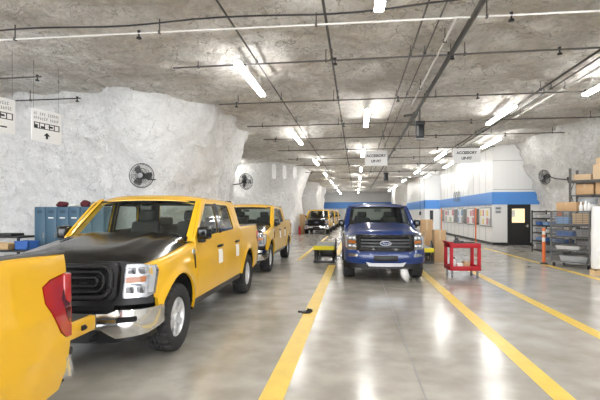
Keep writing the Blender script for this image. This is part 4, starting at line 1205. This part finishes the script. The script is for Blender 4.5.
tag(obj('tool_case', bm, M['black'], loc=(x, y, .832)), 'low dark case on the red cart top, right of the upright tool', 'case')
x, y = on_cart(.24, -.02); bm = B(); tube(bm, [(.09*math.cos(t*.7), .06*math.sin(t*.7), .018+.002*t) for t in range(26)], .014, 6)
tag(obj('coiled_cable', bm, M['pipe'], loc=(x, y, .832)), 'dark coiled cable at the right end of the red cart top', 'cable')
x, y = on_cart(-.20, 0); bm = B(); lathe_closed(bm, [(.03, 0), (.042, .006), (.042, .15), (.03, .18), (.014, .195), (.014, .22)], seg=16)
o = tag(obj('spray_bottle', bm, M['paper'], loc=(x, y, .252)), 'white spray bottle on the lower shelf of the red cart', 'bottle')
bm = B(); box2(bm, (-.018, -.05, .22), (.018, .025, .255), .006); obj('trigger_head', bm, M['black'], o)
x, y = on_cart(-.06, -.02); bm = B(); box2(bm, (-.07, -.06, 0), (.07, .06, .10), .01); tag(obj('paper_pack', bm, M['paper'], loc=(x, y, .252)), 'white pack in the middle of the lower cart shelf', 'pack')
carton('small brown box on the lower shelf of the red cart', (*on_cart(.10, .0), .252), (.16, .16, .15), .1)

# ------------------------------------------------------------------ delineator posts
def post(label, x, y, h, r, white=True):
    root = empty('delineator_post', label, 'post', (x, y, 0), 0, 'orange posts along the right floor line')
    bm = B(); lathe_closed(bm, [(.12, 0), (.12, .025), (.07, .05), (.05, .06)], seg=20); obj('post_base', bm, M['black'], root)
    bm = B(); lathe_closed(bm, [(r, .05), (r, h-.02), (r*.8, h)], seg=16); obj('tube', bm, M['orange'], root)
    if white:
        bm = B(); lathe(bm, [(r+.002, h*.62), (r+.002, h*.74)], seg=16); lathe(bm, [(r+.002, h*.82), (r+.002, h*.92)], seg=16); obj('reflective_band', bm, M['paper'], root)
post('thick orange post with pale bands on the right yellow line, before the wire racks', 6.06, 14.6, 1.17, .05)
post('thin tall orange post in front of the notice boards, seen behind the red cart', 6.05, 22.4, 1.92, .032, False)
post('thin tall orange post farther back in front of the windows, above the cardboard boxes', 6.08, 31.2, 2.0, .032, False)

# ------------------------------------------------------------------ wire cage cart and racks on the right
def bars(bm, p0, p1, q0, q1, n, r):
    for i in range(n+1):
        t = i/n
        tube(bm, [[p0[k]+(p1[k]-p0[k])*t for k in range(3)], [q0[k]+(q1[k]-q0[k])*t for k in range(3)]], r, 4)
cage = empty('cage_cart', 'grey wire mesh cage cart with casters and a cardboard box on top', 'cage cart', (6.42, 13.70, 0), math.radians(-50.6))
CW, CD, CH = 1.09, .72, 1.72
for sx in (0, 1):
    for sy in (0, 1):
        bm = B(); box2(bm, (sx*CW-CW/2-.02, sy*CD-.02, .12), (sx*CW-CW/2+.02, sy*CD+.02, CH)); obj('corner_post', bm, M['steel'], cage)
        bm = B(); px, py = (sx-.5)*(CW-.12), .06+sy*(CD-.12)
        lathe_closed(bm, [(.03, -.02), (.06, -.018), (.06, .018), (.03, .02)], axis='x', seg=16, c=(px, py, .06)); box2(bm, (px-.03, py-.03, .08), (px+.03, py+.03, .13))
        obj('caster', bm, M['black'], cage)
for z in (.14, .52, .92, 1.30, 1.70):
    bm = B(); bars(bm, (-CW/2, 0, z), (CW/2, 0, z), (-CW/2, CD, z), (CW/2, CD, z), 20, .008); bars(bm, (-CW/2, 0, z), (-CW/2, CD, z), (CW/2, 0, z), (CW/2, CD, z), 3, .018)
    obj('wire_shelf', bm, M['steel'], cage)
for nm, (a, b) in (('mesh_side', ((-CW/2, 0), (-CW/2, CD))), ('mesh_side', ((CW/2, 0), (CW/2, CD))), ('mesh_back', ((-CW/2, CD), (CW/2, CD)))):
    bm = B(); bars(bm, (*a, .14), (*b, .14), (*a, CH), (*b, CH), 12, .007); bars(bm, (*a, .14), (*a, CH), (*b, .14), (*b, CH), 20, .007); obj(nm, bm, M['steel'], cage)
bm = B(); bars(bm, (-CW/2, -.012, .96), (CW/2, -.012, .96), (-CW/2, -.012, 1.70), (CW/2, -.012, 1.70), 6, .007); bars(bm, (-CW/2, -.012, .96), (-CW/2, -.012, 1.70), (CW/2, -.012, .96), (CW/2, -.012, 1.70), 14, .006)
obj('front_rail', bm, M['steel'], cage)
cm = Matrix.Translation((6.42, 13.70, 0)) @ Matrix.Rotation(math.radians(-50.6), 4, 'Z')
def oc(x, y, z): return tuple(cm @ Vector((x, y, z)))
CR = math.radians(-50.6)
carton('cardboard box lying on top of the wire cage cart', oc(-.17, .36, 1.722), (.58, .46, .27), CR)
carton('brown box on the upper shelf inside the wire cage cart', oc(.26, .34, 1.322), (.50, .42, .33), CR, 'cardlight')
def tub(label, p, s, m, rz, group=None):
    root = empty('storage_tub', label, 'tub', p, rz, group)
    x, y, z = s[0]/2, s[1]/2, s[2]; bm = B()
    vs = box(bm, (0, 0, z*.46), (2*x, 2*y, z*.92), None, .02)
    for v in vs:
        if v.co.z < z*.4: v.co.x *= .92; v.co.y *= .92
    obj('tub_body', bm, M[m], root)
    bm = B(); box2(bm, (-x-.012, -y-.012, z*.90), (x+.012, y+.012, z), .008); obj('tub_lid', bm, M['grey'] if m != 'grey' else M['black'], root)
tub('blue tub on the upper shelf inside the wire cage cart', oc(-.30, .34, 1.322), (.40, .40, .24), 'blue_sheet', CR)
tub('blue tub on the middle shelf inside the wire cage cart', oc(-.22, .36, .942), (.52, .50, .17), 'bluebin', CR)
tub('dark tub on the middle shelf inside the wire cage cart', oc(.32, .36, .942), (.40, .50, .25), 'grey', CR)
tub('pale flat tub on the low shelf inside the wire cage cart', oc(-.12, .34, .542), (.70, .5, .12), 'paper', CR)
tub('pale tub on the bottom shelf inside the wire cage cart', oc(.05, .34, .162), (.80, .5, .20), 'grey_sheet', CR)
for k, (dx, dy, h, lb) in enumerate(((.22, .2, .24, 'left one'), (.33, .26, .28, 'middle one, the tallest'), (.44, .2, .22, 'right one'))):
    bm = B(); lathe_closed(bm, [(.05, 0), (.055, .01), (.055, h*.65), (.022, h*.85), (.022, h)], seg=16)
    o = tag(obj('white_bottle', bm, M['white'], loc=oc(dx, dy, 1.722)), 'white bottle on top of the wire cage cart, ' + lb, 'bottle', 'white bottles on the cage cart')
    bm = B(); lathe_closed(bm, [(.024, h), (.024, h+.025)], seg=12); obj('bottle_cap', bm, M['paper'], o)

def wire_rack(name, label, cat, p, rz, w, d, h, shelves, m, blue=False):
    root = empty(name, label, cat, p, rz)
    for sx in (0, 1):
        for sy in (0, 1):
            bm = B(); tube(bm, [(sx*w, sy*d, 0), (sx*w, sy*d, h)], .028, 8); obj('upright', bm, m, root)
    for z in shelves:
        bm = B(); bars(bm, (0, 0, z), (0, d, z), (w, 0, z), (w, d, z), 6, .007); bars(bm, (0, 0, z), (w, 0, z), (0, d, z), (w, d, z), 8, .005)
        for yy in (0, d): box2(bm, (0, yy-.012, z-.05), (w, yy+.012, z))
        obj('wire_shelf', bm, m, root)
    return root
RR = math.radians(-84)
rk = wire_rack('wire_rack', 'black wire rack with pale bins against the right rock wall, left of the cage cart', 'rack', (7.50, 19.2, 0), RR, 2.2, .6, 1.78, [.12, .5, .85, 1.15, 1.45, 1.74], M['black'])
rm = Matrix.Translation((7.50, 19.2, 0)) @ Matrix.Rotation(RR, 4, 'Z')
bm = B(); box2(bm, (-.03, .0, .3), (-.01, .58, 1.72), .005); obj('side_panel', bm, M['white'], rk, label='white end panel')
n = 0
for zi, (z, nm) in enumerate(((.51, 'second'), (.86, 'third'), (1.16, 'fourth'), (1.46, 'fifth'))):
    for k in range(4):
        m = ['blue_sheet', 'paper', 'bluebin', 'grey_sheet'][(zi*3+k*2) % 4]
        tub('%s bin on the %s shelf of the black wire rack, %s from the door' % ({'blue_sheet': 'light blue', 'paper': 'white', 'bluebin': 'deep blue', 'grey_sheet': 'grey'}[m], nm, ['first', 'second', 'third', 'fourth'][k]),
            tuple(rm @ Vector((.30+k*.53, .3, z))), (.40, .44, .15), m, RR, 'bins on the black wire rack')
for k in range(3):
    tub('dark grey bin on the bottom shelf of the black wire rack, %s from the door' % ['first', 'second', 'third'][k], tuple(rm @ Vector((.42+k*.68, .3, .131))), (.56, .46, .26), 'grey', RR, 'bins on the black wire rack')
bm = B(); box2(bm, (0, -.004, 0), (.28, .004, .22)); o = tag(obj('orange_tag', bm, M['orange'], loc=tuple(rm @ Vector((1.9, -.035, 1.52)))), 'orange-red tag hung at the end of the black wire rack', 'tag'); o.rotation_euler = (0, 0, RR)

# tall pallet rack
pr = empty('pallet_rack', 'tall dark pallet rack with boxes by the right rock wall, cut by the right edge', 'rack', (7.35, 15.65, 0), math.radians(-38))
PW, PD, PH = 2.3, .95, 3.2
for sx in (0, 1):
    for sy in (0, 1):
        bm = B(); box2(bm, (sx*PW-.035, sy*PD-.035, 0), (sx*PW+.035, sy*PD+.035, PH), .004); obj('upright', bm, M['pipe'], pr)
    bm = B()
    for k in range(4):
        z0, z1 = .2+k*.72, .2+(k+1)*.72
        tube(bm, [(sx*PW, 0 if k % 2 else PD, z0), (sx*PW, PD if k % 2 else 0, z1)], .014, 6)
    obj('side_brace', bm, M['pipe'], pr)
for z in (.25, 1.60, 2.78):
    for yy in (0, PD):
        bm = B(); box2(bm, (0, yy-.025, z-.10), (PW, yy+.025, z), .004); obj('beam', bm, M['pipe'], pr)
    bm = B(); bars(bm, (0, 0, z), (PW, 0, z), (0, PD, z), (PW, PD, z), 18, .006); bars(bm, (0, .02, z), (0, PD-.02, z), (PW, .02, z), (PW, PD-.02, z), 6, .006); obj('wire_deck', bm, M['steel'], pr)
bm = B()
for xx in (1.25,): box2(bm, (xx-.02, -.02, 1.6), (xx+.02, .02, 2.7))
box2(bm, (.62, -.05, 2.18), (PW-.05, .02, 2.28))
obj('front_bar', bm, M['black'], pr)
pm = Matrix.Translation((7.35, 15.65, 0)) @ Matrix.Rotation(math.radians(-38), 4, 'Z'); PR_ = math.radians(-38)
def op(x, y, z): return tuple(pm @ Vector((x, y, z)))
carton('flat open cardboard box on the top deck of the pallet rack, at its left end', op(.33, .45, 2.79), (.52, .7, .20), PR_, 'cardlight')
carton('large pale cardboard box on the top deck of the pallet rack', op(1.0, .47, 2.79), (.72, .8, .50), PR_, 'cardlight')
carton('pale cardboard box at the right end of the pallet rack top deck', op(1.80, .47, 2.79), (.72, .8, .46), PR_, 'cardlight')
tp = carton('wide cardboard box stacked on the large pale box atop the pallet rack', op(1.05, .45, 3.295), (.66, .7, .22), PR_, 'cardlight')
carton('brown cardboard box hung in the upper bay of the pallet rack, left one', op(.40, .45, 2.29), (.50, .7, .36), PR_)
carton('brown cardboard box in the upper bay of the pallet rack, middle one', op(1.02, .45, 2.29), (.62, .7, .40), PR_)
carton('brown cardboard box in the upper bay of the pallet rack, right one', op(1.78, .45, 2.29), (.66, .7, .38), PR_)
bm = B(); bars(bm, (.05, .02, 2.27), (PW-.05, .02, 2.27), (.05, PD-.02, 2.27), (PW-.05, PD-.02, 2.27), 14, .010); bars(bm, (0, 0, 2.25), (0, PD, 2.25), (PW, 0, 2.25), (PW, PD, 2.25), 1, .022); obj('wire_deck', bm, M['steel'], pr)
for k in range(3):
    x = .42+k*.72; R = .30
    root = empty('steel_drum', 'pale ribbed drum on the middle deck of the pallet rack, %s from its left end' % ['first', 'second', 'third'][k], 'drum', op(x, .45, 1.61), 0, 'drums on the pallet rack')
    bm = B(); lathe_closed(bm, [(R, 0), (R, .02), (R-.012, .03), (R-.012, .18), (R, .19), (R, .22), (R-.012, .23), (R-.012, .36), (R, .37), (R, .40), (R-.012, .41), (R-.012, .52), (R, .53), (R, .55), (R-.03, .55)], seg=28); obj('drum_body', bm, M['grey_sheet'] if k != 1 else M['paper'], root)
    bm = B(); lathe(bm, [(R+.001, .24), (R+.001, .35)], seg=28); obj('drum_label', bm, M['paper'] if k != 1 else M['pink'], root)
tub('grey tub on the lowest deck of the pallet rack, left one', op(.5, .45, .262), (.7, .6, .5), 'grey', PR_)
tub('grey tub on the lowest deck of the pallet rack, right one', op(1.5, .45, .262), (.8, .6, .6), 'grey', PR_)
# wrapped pallet load
wr = empty('wrapped_pallet', 'white plastic-wrapped load on a pallet at the right picture edge', 'wrapped load', (6.86, 12.40, 0), math.radians(-30))
bm = B(); box2(bm, (-.44, -.44, .14), (.44, .44, 1.84), .07)
bmesh.ops.subdivide_edges(bm, edges=bm.edges[:], cuts=6, use_grid_fill=True)
for v in bm.verts:
    f = .03*noise.noise(v.co*5)+.02*noise.noise(v.co*11); v.co.x *= (1+f)*(1-.06*max(0, v.co.z-1.2)); v.co.y *= (1+f)*(1-.06*max(0, v.co.z-1.2))
obj('wrapped_stack', bm, M['wrap'], wr, smooth=70)
bm = B(); 
for y in (-.45, 0, .45): box2(bm, (-.46, y-.05, 0), (.46, y+.05, .10))
for k in range(6): box2(bm, (-.46+k*.164, -.50, .10), (-.36+k*.164, .50, .138))
obj('pallet', bm, M['wood'], wr)

# ------------------------------------------------------------------ small things on the floor and far back
bm = B()
lathe_closed(bm, [(.085, 0), (.09, .012), (.07, .028), (.03, .032)], seg=18); tube(bm, [(.05+.045*math.cos(t*.8), .03*math.sin(t*.8), .02+.003*t) for t in range(12)], .012, 6); box2(bm, (-.14, -.03, 0), (-.06, .02, .03), .008)
tag(obj('floor_anchor', bm, M['black'], loc=(-.82, 6.95, .003)), 'small black fitting lying on the yellow line in the foreground', 'fitting')
carton('tall brown box standing by the far pillar, left of the far yellow pickup', (-4.28, 33.6, 0), (.40, .40, 1.55), 0)
bm = B(); lathe_closed(bm, [(.09, 0), (.095, .02), (.095, .55), (.06, .64), (.025, .66), (.025, .74)], seg=16)
o = tag(obj('fire_extinguisher', bm, M['redcart'], loc=(-4.32, 32.2, 0)), 'red extinguisher on the floor left of the far yellow pickup', 'extinguisher')
bm = B(); box2(bm, (-.03, -.06, .72), (.03, .08, .76), .008); obj('trigger_valve', bm, M['black'], o)
for k in range(3):
    bm = B(); box2(bm, (-.02, -.22, 0), (.02, .22, 1.0-.1*k), .006); tube(bm, [(0, -.15, 1-.1*k), (0, -.15, 1.18)], .006, 5); tube(bm, [(0, .15, 1-.1*k), (0, .15, 1.18)], .006, 5)
    o = tag(obj('hanging_banner', bm, M['white'], loc=(-5.6+k*.7, 28.4+k*.12, 4.02)), 'narrow white hanging panel in the gap behind the left pillar, %s from the left' % ['first', 'second', 'third'][k], 'banner', 'narrow hanging panels')
    o.rotation_euler = (0, 0, -.5)

# ------------------------------------------------------------------ world and camera
w = bpy.data.worlds.new('world'); SC.world = w; w.use_nodes = True
w.node_tree.nodes['Background'].inputs[0].default_value = (.93, .96, 1.0, 1)
w.node_tree.nodes['Background'].inputs[1].default_value = 5.6
cam = bpy.data.cameras.new('camera'); co = bpy.data.objects.new('camera', cam); C.objects.link(co)
F = 420.0
cam.sensor_width = 36; cam.lens = F/600*36; cam.shift_y = 13/600; cam.clip_start = .05
co.location = (0, 0, 1.66); co.rotation_euler = (PI/2, 0, math.atan(56/F))
SC.camera = co
SC.view_settings.view_transform = 'Standard'; SC.view_settings.look = 'None'
SC.view_settings.exposure = 0.66; SC.view_settings.gamma = 1.0; SC.view_settings.use_curve_mapping = False
SC.cycles.max_bounces = 10; SC.cycles.diffuse_bounces = 5; SC.cycles.transparent_max_bounces = 16
SC.cycles.use_denoising = True; SC.cycles.sample_clamp_indirect = 8
